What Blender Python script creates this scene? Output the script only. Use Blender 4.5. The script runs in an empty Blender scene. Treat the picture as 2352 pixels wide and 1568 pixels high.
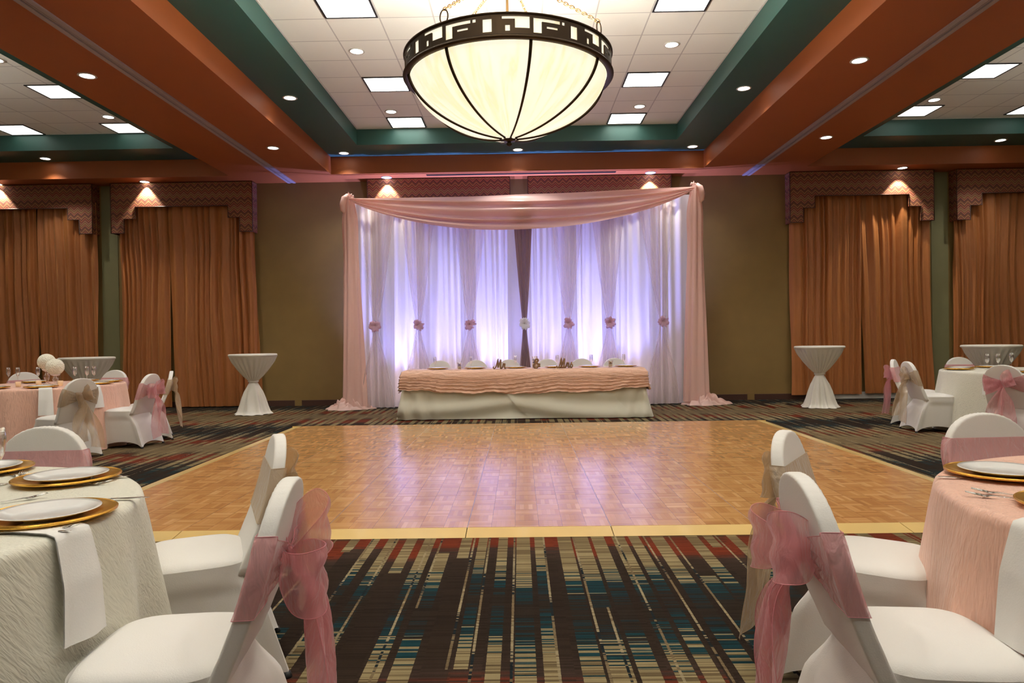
import bpy, math, random
from math import sin, cos, pi, radians, sqrt, atan2, floor, exp
from mathutils import Vector, Matrix
random.seed(7)
S = bpy.context.scene
COL = S.collection

# ------------------------------------------------------------------ camera
H = 1.27
FPX = 1617.0
yv = Vector((17, -9, FPX)).normalized()            # image coords: right, down, forward
xv = Vector((1, -.0145, 0)); xv = (xv - yv * xv.dot(yv)).normalized()
dv = yv.cross(xv)                                  # world down in image coords
# world axes expressed in camera coords (right, up, back)
wx = Vector((xv.x, -xv.y, -xv.z)); wy = Vector((yv.x, -yv.y, -yv.z)); wz = Vector((-dv.x, dv.y, dv.z))
cam_d = bpy.data.cameras.new('camera')
cam = bpy.data.objects.new('camera', cam_d); COL.objects.link(cam)
rot = Matrix((wx, wy, wz))                          # rows = world axes -> cam-to-world
cam.matrix_world = Matrix.Translation((0, 0, H)) @ rot.to_4x4()
cam_d.sensor_width = 36.0
cam_d.lens = FPX / 2352 * 36.0
cam_d.clip_start = .05; cam_d.clip_end = 100
S.camera = cam

# ------------------------------------------------------------------ light / exposure
W = bpy.data.worlds.new('world'); S.world = W; W.use_nodes = True
W.node_tree.nodes['Background'].inputs[0].default_value = (1, .96, .9, 1)
W.node_tree.nodes['Background'].inputs[1].default_value = 0.0
S.view_settings.view_transform = 'Standard'
S.view_settings.look = 'None'
S.view_settings.exposure = 0.25
S.view_settings.gamma = 1.0
S.view_settings.use_curve_mapping = False
E_TROFFER = 9.0        # radiance of the lit ceiling panels
E_TROFFER_SIDE = 2.2
E_DOWN = 70.0           # watts of each recessed can
E_WALLCAN = 110.0       # cans next to the wall
E_BOWL = .80
E_BOWL_IN = 68.0
E_UP = 1350.0            # LED uplights
LEDC = (.30, .33, 1.0)
WARM = (1, .955, .89)
WARM2 = (1, .88, .70)

# room dimensions (metres)
Z0, Z1, Z2 = 4.35, 4.67, 4.95
YW = 13.7; YF = -6.0; XW = 13.2

# ------------------------------------------------------------------ node helpers
class NT:
    def __init__(s, name):
        s.m = bpy.data.materials.new(name); s.m.use_nodes = True
        s.t = s.m.node_tree; s.b = s.t.nodes['Principled BSDF']; s.o = s.t.nodes['Material Output']
    def n(s, typ, **kw):
        nd = s.t.nodes.new(typ)
        for k, v in kw.items(): setattr(nd, k, v)
        return nd
    def put(s, sock, v):
        if hasattr(v, 'is_output') or isinstance(v, bpy.types.NodeSocket): s.t.links.new(v, sock)
        else:
            if isinstance(v, tuple) and len(v) == 3 and sock.type == 'RGBA': v = (*v, 1)
            sock.default_value = v
    def math(s, op, a, b=0.0, c=0.0):
        nd = s.n('ShaderNodeMath', operation=op)
        s.put(nd.inputs[0], a); s.put(nd.inputs[1], b)
        if op in ('MULTIPLY_ADD', 'COMPARE', 'WRAP'): s.put(nd.inputs[2], c)
        return nd.outputs[0]
    def mix(s, f, a, b, typ='MIX'):
        nd = s.n('ShaderNodeMix', data_type='RGBA', blend_type=typ)
        s.put(nd.inputs[0], f); s.put(nd.inputs[6], a); s.put(nd.inputs[7], b)
        return nd.outputs[2]
    def ramp(s, f, stops, const=False):
        nd = s.n('ShaderNodeValToRGB'); cr = nd.color_ramp
        cr.interpolation = 'CONSTANT' if const else 'LINEAR'
        while len(cr.elements) < len(stops): cr.elements.new(.5)
        for e, (p, c) in zip(cr.elements, stops): e.position = p; e.color = (*c, 1)
        s.put(nd.inputs[0], f); return nd.outputs[0]
    def pos(s, obj=False):
        if obj: v = s.n('ShaderNodeTexCoord').outputs['Object']
        else: v = s.n('ShaderNodeNewGeometry').outputs['Position']
        sp = s.n('ShaderNodeSeparateXYZ'); s.put(sp.inputs[0], v)
        return v, sp.outputs[0], sp.outputs[1], sp.outputs[2]
    def vec(s, x, y, z):
        nd = s.n('ShaderNodeCombineXYZ')
        for i, q in enumerate((x, y, z)): s.put(nd.inputs[i], q)
        return nd.outputs[0]
    def noise(s, vec, scale=5, detail=2, rough=.5, dist=0.0):
        nd = s.n('ShaderNodeTexNoise'); s.put(nd.inputs['Vector'], vec)
        nd.inputs['Scale'].default_value = scale; nd.inputs['Detail'].default_value = detail
        nd.inputs['Roughness'].default_value = rough; nd.inputs['Distortion'].default_value = dist
        return nd.outputs[0]
    def white(s, vec):
        nd = s.n('ShaderNodeTexWhiteNoise', noise_dimensions='3D'); s.put(nd.inputs['Vector'], vec)
        return nd.outputs['Value']
    def bump(s, h, strength=.3, dist=.01):
        nd = s.n('ShaderNodeBump'); nd.inputs['Strength'].default_value = strength
        nd.inputs['Distance'].default_value = dist; s.put(nd.inputs['Height'], h)
        return nd.outputs[0]

def plain(name, col, rough=.6, metal=0.0, bump=None, var=0.0, spec=None, sheen=0, coat=0, emit=None, es=0, obj=False):
    t = NT(name); b = t.b
    b.inputs['Roughness'].default_value = rough; b.inputs['Metallic'].default_value = metal
    if spec is not None: b.inputs['Specular IOR Level'].default_value = spec
    if sheen: b.inputs['Sheen Weight'].default_value = sheen
    if coat: b.inputs['Coat Weight'].default_value = coat; b.inputs['Coat Roughness'].default_value = .1
    v = t.pos(obj)[0]
    if var:
        f = t.noise(v, 3, 3)
        c = t.mix(f, tuple(x * (1 - var) for x in col), tuple(min(1, x * (1 + var)) for x in col)); t.put(b.inputs['Base Color'], c)
    else: t.put(b.inputs['Base Color'], col)
    if bump:
        sc, st, ds = bump
        t.put(b.inputs['Normal'], t.bump(t.noise(v, sc, 3), st, ds))
    if emit: t.put(b.inputs['Emission Color'], emit); b.inputs['Emission Strength'].default_value = es
    return t.m

def cloth_mat(name, col, rough=.75, transl=.0, transp=.0, crinkle=None, gloss=0.0, sheen=.2, weave=0):
    """fabric: diffuse/translucent with optional see-through share and crinkle bump"""
    t = NT(name); b = t.b
    b.inputs['Roughness'].default_value = rough; b.inputs['Sheen Weight'].default_value = sheen
    v, x, y, z = t.pos()
    c = col
    nrm = None
    if crinkle:
        kind, st = crinkle
        if kind == 'v':    vv = t.vec(t.math('MULTIPLY', x, 50), t.math('MULTIPLY', y, 50), t.math('MULTIPLY', t.math('ADD', z, t.math('MULTIPLY', x, .9)), 6))
        elif kind == 'h':  vv = t.vec(t.math('MULTIPLY', x, 7), t.math('MULTIPLY', y, 16), t.math('MULTIPLY', z, 60))
        else:              vv = t.vec(t.math('MULTIPLY', t.math('ADD', x, t.math('MULTIPLY', z, .55)), 70), t.math('MULTIPLY', t.math('ADD', y, t.math('MULTIPLY', z, .5)), 70), t.math('MULTIPLY', z, 7))
        n1 = t.noise(vv, 1.0, 2, .5, .35)
        n2 = t.noise(v, 22, 2, .5, .8)
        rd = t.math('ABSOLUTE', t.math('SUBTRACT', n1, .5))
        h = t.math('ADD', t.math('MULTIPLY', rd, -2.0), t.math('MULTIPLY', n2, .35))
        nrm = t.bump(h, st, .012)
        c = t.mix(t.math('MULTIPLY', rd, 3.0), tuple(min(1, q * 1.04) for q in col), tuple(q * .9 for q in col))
    elif weave == -1:
        w1 = t.noise(t.vec(t.math('MULTIPLY', x, 26), t.math('MULTIPLY', y, 26), t.math('MULTIPLY', z, 9)), 1, 3, .55, .8)
        nrm = t.bump(w1, .9, .03)
    elif weave:
        nrm = t.bump(t.noise(v, weave, 2), .15, .004)
    t.put(b.inputs['Base Color'], c)
    if nrm: t.put(b.inputs['Normal'], nrm)
    if gloss: b.inputs['Roughness'].default_value = gloss
    out = b.outputs[0]
    if transl:
        tr = t.n('ShaderNodeBsdfTranslucent'); t.put(tr.inputs[0], c)
        if nrm: t.put(tr.inputs['Normal'], nrm)
        mx = t.n('ShaderNodeMixShader'); mx.inputs[0].default_value = transl
        t.put(mx.inputs[1], out); t.put(mx.inputs[2], tr.outputs[0]); out = mx.outputs[0]
    if transp:
        tp = t.n('ShaderNodeBsdfTransparent')
        mx = t.n('ShaderNodeMixShader'); mx.inputs[0].default_value = transp
        t.put(mx.inputs[1], out); t.put(mx.inputs[2], tp.outputs[0]); out = mx.outputs[0]
    t.put(t.o.inputs[0], out)
    return t.m

# ------------------------------------------------------------------ materials
def carpet():
    t = NT('patterned_carpet'); v, x, y, z = t.pos()
    P = 3.35
    wob = t.math('MULTIPLY', t.math('SUBTRACT', t.noise(v, 60, 1), .5), .004)
    x = t.math('ADD', x, wob)
    def layer(w, off):
        q = t.math('ADD', t.math('DIVIDE', x, w), off)
        c = t.math('FLOOR', q); u = t.math('SUBTRACT', q, c)
        return c, u
    c1, u1 = layer(.118, .37)
    r1 = t.white(t.vec(c1, 3.1, 0)); r1b = t.white(t.vec(c1, 9.7, 2))
    ys = t.math('ADD', y, t.math('MULTIPLY', t.math('SUBTRACT', r1, .5), .22))
    def dist(yy):   # distance from the dark centre of the repeat
        return t.math('ABSOLUTE', t.math('SUBTRACT', t.math('WRAP', t.math('ADD', yy, -3.33), P / 2, -P / 2), 0.0))
    d = dist(ys)
    row = t.math('FLOOR', t.math('DIVIDE', y, .0105))
    n = t.math('SUBTRACT', t.white(t.vec(row, c1, 1)), .5)
    n2 = t.math('SUBTRACT', t.noise(t.vec(t.math('MULTIPLY', c1, 5.3), t.math('MULTIPLY', y, 34), 0), 1, 2), .5)
    q = t.math('DIVIDE', t.math('ADD', d, t.math('ADD', t.math('MULTIPLY', n, .36), t.math('MULTIPLY', n2, .34))), P / 2)
    fg = t.ramp(q, [(0, (.028, .018, .011)), (.10, (.013, .028, .033)), (.17, (.008, .046, .055)), (.265, (.33, .26, .135)), (.36, (.16, .115, .055)), (.42, (.35, .275, .145)), (.55, (.19, .135, .065)), (.68, (.29, .22, .11)), (.8, (.21, .15, .075))], True)
    # background
    drow = t.math('SUBTRACT', t.white(t.vec(row, 5, 5)), .5)
    c3, u3 = layer(.26, .11)
    r3 = t.white(t.vec(c3, 1.7, 4))
    db = t.math('DIVIDE', t.math('ADD', dist(t.math('ADD', y, t.math('MULTIPLY', t.math('SUBTRACT', r3, .5), .25))), t.math('MULTIPLY', drow, .12)), P / 2)
    bg = t.ramp(db, [(0, (.026, .015, .009)), (.35, (.034, .020, .012)), (.47, (.055, .033, .023)), (.54, (.20, .032, .010)), (.70, (.16, .03, .011)), (.76, (.075, .045, .022)), (.9, (.19, .14, .075))])
    lo = t.math('MULTIPLY', r1b, .28)
    wd = t.math('ADD', .44, t.math('MULTIPLY', r1, .3))
    m1 = t.math('MULTIPLY', t.math('GREATER_THAN', u1, lo), t.math('LESS_THAN', u1, t.math('ADD', lo, wd)))
    skip = t.math('GREATER_THAN', t.white(t.vec(c1, t.math('FLOOR', t.math('DIVIDE', t.math('ADD', y, t.math('MULTIPLY', r1b, 3.0)), 1.1)), 8)), .22)
    m1 = t.math('MULTIPLY', m1, skip)
    col = t.mix(m1, bg, fg)
    c2, u2 = layer(.150, .62)
    r2 = t.white(t.vec(c2, 7.7, 1))
    m2 = t.math('COMPARE', u2, t.math('ADD', .2, t.math('MULTIPLY', r2, .6)), .038)
    seg = t.math('GREATER_THAN', t.white(t.vec(c2, t.math('FLOOR', t.math('DIVIDE', t.math('ADD', y, r2), 1.7)), 2)), .22)
    lc = t.ramp(t.math('FRACT', t.math('ADD', t.math('MULTIPLY', y, 1.1), t.math('ADD', r2, t.math('MULTIPLY', n, .25)))), [(0, (.012, .02, .024)), (.2, (.36, .29, .17)), (.6, (.22, .16, .085))], True)
    col = t.mix(t.math('MULTIPLY', m2, seg), col, lc)
    fine = t.white(t.vec(t.math('FLOOR', t.math('DIVIDE', y, .0055)), c1, 3))
    col = t.mix(t.math('MULTIPLY', t.math('GREATER_THAN', fine, .68), .55), col, t.mix(1.0, col, (.42, .36, .30), 'MULTIPLY'))
    pile = t.noise(v, 420, 2, .7)
    col = t.mix(t.math('MULTIPLY', t.math('SUBTRACT', pile, .25), 1.1), t.mix(1.0, col, (.55, .55, .55), 'MULTIPLY'), col)
    t.put(t.b.inputs['Base Color'], col); t.b.inputs['Roughness'].default_value = .95
    t.b.inputs['Specular IOR Level'].default_value = .1
    t.put(t.b.inputs['Normal'], t.bump(pile, .5, .006))
    return t.m

def parquet():
    t = NT('oak_parquet'); v, x, y, z = t.pos()
    q = .946 / 6; qy = .935 / 6
    sx = t.math('DIVIDE', t.math('ADD', x, 3.2), q); sy = t.math('DIVIDE', t.math('SUBTRACT', y, 4.64), qy)
    cx, cy = t.math('FLOOR', sx), t.math('FLOOR', sy)
    ux, uy = t.math('SUBTRACT', sx, cx), t.math('SUBTRACT', sy, cy)
    par = t.math('MODULO', t.math('ADD', t.math('ADD', cx, cy), 100), 2)
    par = t.math('GREATER_THAN', par, .5)
    al = t.math('ADD', t.math('MULTIPLY', par, ux), t.math('MULTIPLY', t.math('SUBTRACT', 1, par), uy))    # across slats
    ln = t.math('ADD', t.math('MULTIPLY', par, uy), t.math('MULTIPLY', t.math('SUBTRACT', 1, par), ux))
    s5 = t.math('MULTIPLY', al, 5); si = t.math('FLOOR', s5); sf = t.math('SUBTRACT', s5, si)
    r = t.white(t.vec(cx, cy, si))
    rr = t.white(t.vec(cx, cy, 9))
    tone = t.math('ADD', t.math('MULTIPLY', r, .68), t.math('MULTIPLY', rr, .32))
    base = t.ramp(tone, [(0, (.44, .21, .07)), (.3, (.52, .26, .09)), (.7, (.62, .33, .125)), (1, (.74, .44, .19))])
    g = t.vec(t.math('MULTIPLY', t.math('ADD', ln, t.math('MULTIPLY', r, 50)), 2.2), t.math('MULTIPLY', al, 60), t.math('MULTIPLY', cx, 3.3))
    gr = t.noise(g, 1, 3, .6)
    base = t.mix(t.math('MULTIPLY', gr, .5), base, t.mix(1.0, base, (.72, .66, .6), 'MULTIPLY'))
    e1 = t.math('MINIMUM', t.math('MINIMUM', ux, t.math('SUBTRACT', 1, ux)), t.math('MINIMUM', uy, t.math('SUBTRACT', 1, uy)))
    e2 = t.math('MINIMUM', sf, t.math('SUBTRACT', 1, sf))
    ln1 = t.math('MAXIMUM', t.math('LESS_THAN', e1, .006), t.math('MULTIPLY', t.math('LESS_THAN', e2, .03), .4))
    base = t.mix(t.math('MULTIPLY', ln1, .7), base, (.16, .07, .022))
    t.put(t.b.inputs['Base Color'], base)
    t.b.inputs['Roughness'].default_value = .27
    ro = t.math('ADD', .17, t.math('MULTIPLY', t.noise(v, 2.3, 3), .10)); t.put(t.b.inputs['Roughness'], ro)
    t.b.inputs['Coat Weight'].default_value = .35; t.b.inputs['Coat Roughness'].default_value = .16
    h = t.math('ADD', t.math('MULTIPLY', rr, .6), t.math('MULTIPLY', t.noise(v, 9, 1), .8))
    t.put(t.b.inputs['Normal'], t.bump(h, .05, .003))
    return t.m

def chevron():
    t = NT('chevron_fabric'); v, x, y, z = t.pos()
    xx = t.math('ADD', x, y)
    tri = t.math('ABSOLUTE', t.math('SUBTRACT', t.math('FRACT', t.math('DIVIDE', xx, .137)), .5))
    w = t.math('MULTIPLY', t.math('SUBTRACT', t.noise(v, 7, 2), .5), .03)
    f = t.math('FRACT', t.math('DIVIDE', t.math('ADD', t.math('ADD', z, w), t.math('MULTIPLY', tri, .13)), .26))
    c = t.ramp(f, [(0, (.26, .07, .045)), (.12, (.55, .18, .09)), (.18, (.22, .085, .05)), (.30, (.58, .30, .13)), (.36, (.25, .095, .05)), (.5, (.13, .05, .04)), (.58, (.55, .20, .13)), (.64, (.34, .14, .07)), (.78, (.44, .32, .13)), (.85, (.28, .10, .06)), (.93, (.52, .27, .16))], True)
    f2 = t.noise(v, 160, 2)
    c = t.mix(t.math('MULTIPLY', f2, .4), t.mix(1.0, c, (.72, .66, .62), 'MULTIPLY'), (.06, .02, .012))
    t.put(t.b.inputs['Base Color'], c); t.b.inputs['Roughness'].default_value = .8
    t.put(t.b.inputs['Normal'], t.bump(f2, .2, .004))
    return t.m

def tilemat():
    t = NT('acoustic_tile'); v, x, y, z = t.pos()
    xm = t.math('WRAP', x, 4.4, -4.4)
    xm = t.math('ABSOLUTE', xm)
    gx = t.math('ABSOLUTE', t.math('SUBTRACT', t.math('FRACT', t.math('DIVIDE', t.math('ADD', xm, .31), .62)), .5))
    gy = t.math('ABSOLUTE', t.math('SUBTRACT', t.math('FRACT', t.math('DIVIDE', t.math('ADD', y, .34), .6)), .5))
    m = t.math('MAXIMUM', gx, gy); ln = t.math('GREATER_THAN', m, .487)
    n = t.noise(v, 90, 3, .7)
    base = t.mix(t.math('MULTIPLY', n, .5), (.82, .82, .76), (.74, .74, .68))
    id_ = t.white(t.vec(t.math('FLOOR', t.math('DIVIDE', t.math('ADD', xm, .31), .62)), t.math('FLOOR', t.math('DIVIDE', t.math('ADD', y, .34), .6)), 1))
    base = t.mix(t.math('MULTIPLY', id_, .12), base, (.5, .5, .46))
    col = t.mix(ln, base, (.5, .49, .47))
    t.put(t.b.inputs['Base Color'], col); t.b.inputs['Roughness'].default_value = .9
    t.put(t.b.inputs['Normal'], t.bump(t.math('SUBTRACT', 1, ln), .4, .006))
    return t.m

def glassbowl():
    t = NT('alabaster_glass'); v, x, y, z = t.pos(True)
    a = t.math('ARCTAN2', y, x)
    rad = t.math('SQRT', t.math('ADD', t.math('MULTIPLY', x, x), t.math('MULTIPLY', y, y)))
    st = t.noise(t.vec(t.math('MULTIPLY', a, 5.2), t.math('MULTIPLY', rad, .9), t.math('MULTIPLY', z, 1.1)), 1.5, 4, .6, .8)
    st2 = t.noise(t.vec(t.math('MULTIPLY', a, 26), t.math('MULTIPLY', rad, .6), z), 1, 3)
    c = t.ramp(st, [(.3, (1, .95, .80)), (.5, (1, .93, .73)), (.62, (1, .84, .50)), (.75, (1, .92, .70))])
    c = t.mix(t.math('MULTIPLY', st2, .25), c, (1, .86, .6))
    t.put(t.b.inputs['Base Color'], (.75, .68, .5)); t.b.inputs['Roughness'].default_value = .35
    t.put(t.b.inputs['Emission Color'], c)
    # one even emission strength over all the glass
    t.b.inputs['Emission Strength'].default_value = E_BOWL
    return t.m

def troffer_mat(name, s):
    t = NT(name); v, x, y, z = t.pos(True)
    fx = t.math('ABSOLUTE', t.math('SUBTRACT', t.math('FRACT', t.math('ADD', t.math('MULTIPLY', x, 5.2), .5)), .5))
    fy = t.math('ABSOLUTE', t.math('SUBTRACT', t.math('FRACT', t.math('ADD', t.math('MULTIPLY', y, 5.2), .5)), .5))
    m = t.math('MAXIMUM', fx, fy)
    c = t.ramp(m, [(0, (1, .98, .9)), (.4, (.86, .84, .77)), (.49, (.62, .6, .55))])
    t.put(t.b.inputs['Base Color'], (.3, .3, .3))
    t.put(t.b.inputs['Emission Color'], c); t.b.inputs['Emission Strength'].default_value = s
    return t.m

def curtain_mat():
    t = NT('copper_taffeta'); v, x, y, z = t.pos()
    n = t.noise(t.vec(t.math('MULTIPLY', x, 40), t.math('MULTIPLY', y, 40), t.math('MULTIPLY', z, 3)), 1, 3)
    n2 = t.noise(v, 5, 3, .6, .6)
    c = t.mix(n, (.42, .150, .038), (.31, .105, .025))
    t.put(t.b.inputs['Base Color'], c)
    t.b.inputs['Roughness'].default_value = .5; t.b.inputs['Sheen Weight'].default_value = .3
    t.put(t.b.inputs['Sheen Tint'], (1, .6, .3))
    t.put(t.b.inputs['Normal'], t.bump(n2, .35, .02))
    return t.m

def ballmat():
    t = NT('white_blossom'); v, x, y, z = t.pos(True)
    vo = t.n('ShaderNodeTexVoronoi'); t.put(vo.inputs['Vector'], v); vo.inputs['Scale'].default_value = 60
    c = t.ramp(vo.outputs[0], [(0, (.92, .88, .74)), (.6, (.85, .82, .68))])
    t.put(t.b.inputs['Base Color'], c); t.b.inputs['Roughness'].default_value = .9
    t.put(t.b.inputs['Normal'], t.bump(vo.outputs[0], .8, .01))
    return t.m

def glassmat(name, col=(1, 1, 1), transp=.72):
    t = NT(name)
    tp = t.n('ShaderNodeBsdfTransparent'); t.put(tp.inputs[0], (*col, 1))
    gl = t.n('ShaderNodeBsdfGlossy'); gl.inputs['Roughness'].default_value = .03; t.put(gl.inputs[0], (1, 1, 1, 1))
    lw = t.n('ShaderNodeLayerWeight'); lw.inputs[0].default_value = .45
    f = t.math('ADD', t.math('MULTIPLY', lw.outputs['Facing'], .75), 1 - transp - .2)
    mx = t.n('ShaderNodeMixShader'); t.put(mx.inputs[0], f); t.put(mx.inputs[1], tp.outputs[0]); t.put(mx.inputs[2], gl.outputs[0])
    t.put(t.o.inputs[0], mx.outputs[0]); return t.m

M = dict(
    carpet=carpet(), parquet=parquet(), chevron=chevron(), tile=tilemat(),
    orange=plain('burnt_orange_paint', (.32, .085, .018), .55, var=.05),
    teal=plain('teal_green_paint', (.021, .082, .068), .5, var=.06),
    wall=plain('olive_wallcovering', (.22, .138, .038), .75, bump=(120, .25, .004), var=.10),
    wallgreen=plain('sage_wallcovering', (.19, .18, .085), .75, bump=(120, .25, .004), var=.08),
    base=plain('dark_rubber_base', (.06, .022, .012), .5, var=.1),
    rail=plain('anodised_track', (.34, .29, .30), .5),
    black=plain('black_metal', (.01, .01, .01), .5),
    bronze=plain('dark_bronze', (.045, .027, .014), .42, .75, var=.2),
    brass=plain('aged_brass', (.24, .14, .055), .45, .8),
    bowl=glassbowl(), curtain=curtain_mat(),
    trof=troffer_mat('troffer_lens', E_TROFFER), trofs=troffer_mat('troffer_lens_dim', E_TROFFER_SIDE),
    down=plain('downlight_lens', (.5, .5, .5), .5, emit=(1, .95, .85), es=9),
    whitetrim=plain('white_trim', (.62, .60, .56), .4),
    ochre=plain('maple_edge', (.66, .46, .17), .35, var=.12, coat=.3),
    alu=plain('aluminium_edge', (.5, .5, .55), .3, .8),
    spandex=cloth_mat('white_spandex', (.74, .72, .68), .62, crinkle=None, sheen=.15, weave=260),
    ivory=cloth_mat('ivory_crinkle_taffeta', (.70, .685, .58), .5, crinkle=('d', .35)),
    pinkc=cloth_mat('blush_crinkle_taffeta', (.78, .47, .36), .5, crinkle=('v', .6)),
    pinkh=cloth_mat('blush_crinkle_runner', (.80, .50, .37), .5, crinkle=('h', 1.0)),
    cream=cloth_mat('cream_linen', (.58, .56, .46), .7, weave=180),
    whitec=cloth_mat('white_linen', (.78, .77, .74), .7, weave=200),
    cock=cloth_mat('cocktail_spandex', (.80, .77, .69), .6, transl=.05, weave=200),
    backw=cloth_mat('white_voile', (.80, .78, .80), .8, transl=.5),
    sheerp=cloth_mat('blush_organza_drape', (.84, .70, .68), .6, transl=.5, transp=.58),
    taupe=cloth_mat('taupe_organza_drape', (.36, .22, .17), .5, transl=.4, transp=.05),
    pinks=cloth_mat('pink_satin', (.92, .64, .57), .32, transl=.3),
    pinkorg=cloth_mat('rose_organza', (.82, .35, .38), .28, transl=.35, transp=.46, sheen=.6, weave=-1),
    goldorg=cloth_mat('champagne_organza', (.60, .42, .24), .3, transl=.35, transp=.46, sheen=.6, weave=-1),
    lilorg=cloth_mat('mauve_organza', (.80, .55, .66), .4, transl=.4, transp=.2, sheen=.5),
    whtorg=cloth_mat('white_organza', (.9, .9, .92), .4, transl=.4, transp=.1, sheen=.5),
    gold=plain('gold_charger', (.78, .43, .07), .26, .85, bump=(40, .15, .004), var=.1),
    china=plain('white_china', (.84, .84, .82), .12, coat=.6),
    steel=plain('stainless_steel', (.55, .54, .52), .18, 1.0),
    glass=glassmat('clear_glass'), votive=plain('amber_votive_glass', (.80, .55, .33), .25, emit=(1, .6, .3), es=.05),
    ball=ballmat(), pinkorg_hem=cloth_mat('rose_hem', (.70, .24, .28), .4, transp=.2), goldorg_hem=cloth_mat('champagne_hem', (.34, .22, .10), .4), pinks_hem=plain('pink_hem', (.7, .35, .3)), bronzeletter=plain('gold_glitter_letter', (.28, .17, .09), .45, .4, bump=(300, .6, .003)),
    foot=plain('black_foot', (.01, .01, .01), .5), dark=plain('matte_black', (.01, .01, .01), .9),
    lace=plain('floral_print_glass', (.6, .45, .3), .4, var=.4), violet=plain('dried_violet', (.16, .14, .28), .8, var=.4),
)

# ------------------------------------------------------------------ mesh helpers
def mesh(name, parts, loc=(0, 0, 0), parent=None, smooth=True, rotz=0.0):
    """parts: list of (verts, faces, material key or list of per-face keys)"""
    V, Fc, mi, keys = [], [], [], []
    for v, f, k in parts:
        o = len(V); V += [tuple(p) for p in v]
        for i, q in enumerate(f):
            kk = k if isinstance(k, str) else k[i]
            if kk not in keys: keys.append(kk)
            Fc.append(tuple(o + j for j in q)); mi.append(keys.index(kk))
    me = bpy.data.meshes.new(name); me.from_pydata(V, [], Fc)
    for k in keys: me.materials.append(M[k])
    me.polygons.foreach_set('material_index', mi)
    me.polygons.foreach_set('use_smooth', [bool(smooth)] * len(Fc))
    me.update()
    o = bpy.data.objects.new(name, me); COL.objects.link(o)
    o.location = loc; o.rotation_euler = (0, 0, rotz)
    if parent: o.parent = parent
    return o
def tag(o, label=None, cat=None, group=None, kind=None):
    if label: o['label'] = label
    if cat: o['category'] = cat
    if group: o['group'] = group
    if kind: o['kind'] = kind
    return o
def thing(name, label, cat, loc=(0, 0, 0), rotz=0.0, group=None):
    o = bpy.data.objects.new(name, None); COL.objects.link(o); o.empty_display_size = .1
    o.location = loc; o.rotation_euler = (0, 0, rotz)
    return tag(o, label, cat, group)
def struct(name, parts, smooth=False): return tag(mesh(name, parts, smooth=smooth), kind='structure')
KIDS = {}
def dup(root, loc, rotz=0.0, label=None, group=None):
    r = root.copy(); COL.objects.link(r); r.location = loc; r.rotation_euler = (0, 0, rotz)
    if label: r['label'] = label
    if group: r['group'] = group
    def rec(a, b):
        for ch in [o for o in ALLCH.get(a.name, [])]:
            c = ch.copy(); COL.objects.link(c); c.parent = b
            rec(ch, c)
    rec(root, r)
    return r
ALLCH = {}
def remember(root):
    def rec(o):
        ch = [c for c in bpy.data.objects if c.parent == o]; ALLCH[o.name] = ch
        for c in ch: rec(c)
    rec(root)

def grid(fn, nu, nv, cu=False, flip=False):
    V = [fn(i / nu, j / nv) for j in range(nv + 1) for i in range(nu + (0 if cu else 1))]
    w = nu if cu else nu + 1; Fc = []
    for j in range(nv):
        for i in range(nu):
            a = j * w + i; b = j * w + (i + 1) % w
            q = (a, b, b + w, a + w); Fc.append(q[::-1] if flip else q)
    return V, Fc
def G(fn, nu, nv, k, cu=False, flip=False):
    v, f = grid(fn, nu, nv, cu, flip); return (v, f, k)
def B(x0, x1, y0, y1, z0, z1, k):
    v = [(x, y, z) for z in (z0, z1) for y in (y0, y1) for x in (x0, x1)]
    f = [(0, 2, 3, 1), (4, 5, 7, 6), (0, 1, 5, 4), (2, 6, 7, 3), (0, 4, 6, 2), (1, 3, 7, 5)]
    return (v, f, k)
def Lt(prof, k, n=32, c=(0, 0, 0)):
    """lathe: prof = list of (r, z)"""
    V = []; Fc = []
    for r, z in prof:
        for i in range(n):
            a = 2 * pi * i / n; V.append((c[0] + r * cos(a), c[1] + r * sin(a), c[2] + z))
    for j in range(len(prof) - 1):
        for i in range(n):
            a = j * n + i; b = j * n + (i + 1) % n
            Fc.append((a, b, b + n, a + n))
    return (V, Fc, k)
def T(path, r, k, n=8, closed=False, flat=1.0):
    """tube along a path; r number or list"""
    P = [Vector(p) for p in path]; N = len(P); V = []; Fc = []
    up = None
    for i, p in enumerate(P):
        if closed: d = P[(i + 1) % N] - P[i - 1]
        else: d = P[min(i + 1, N - 1)] - P[max(i - 1, 0)]
        d.normalize()
        if up is None: up = Vector((0, 0, 1)) if abs(d.z) < .9 else Vector((0, 1, 0))
        s = d.cross(up).normalized(); u = s.cross(d).normalized(); up = u
        rr = r[i] if isinstance(r, (list, tuple)) else r
        for j in range(n):
            a = 2 * pi * j / n; q = p + s * rr * cos(a) + u * rr * flat * sin(a); V.append(tuple(q))
    for i in range(N if closed else N - 1):
        for j in range(n):
            a = i * n + j; b = i * n + (j + 1) % n; c = ((i + 1) % N) * n
            Fc.append((a, b, c + (j + 1) % n, c + j))
    if not closed:
        Fc.append(tuple(range(n - 1, -1, -1))); Fc.append(tuple((N - 1) * n + j for j in range(n)))
    return (V, Fc, k)
def sst(a, b, x):
    t = max(0, min(1, (x - a) / (b - a))); return t * t * (3 - 2 * t)
def h1(n):    # hash to 0..1
    return (sin(n * 127.1 + 311.7) * 43758.5453) % 1.0

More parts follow.
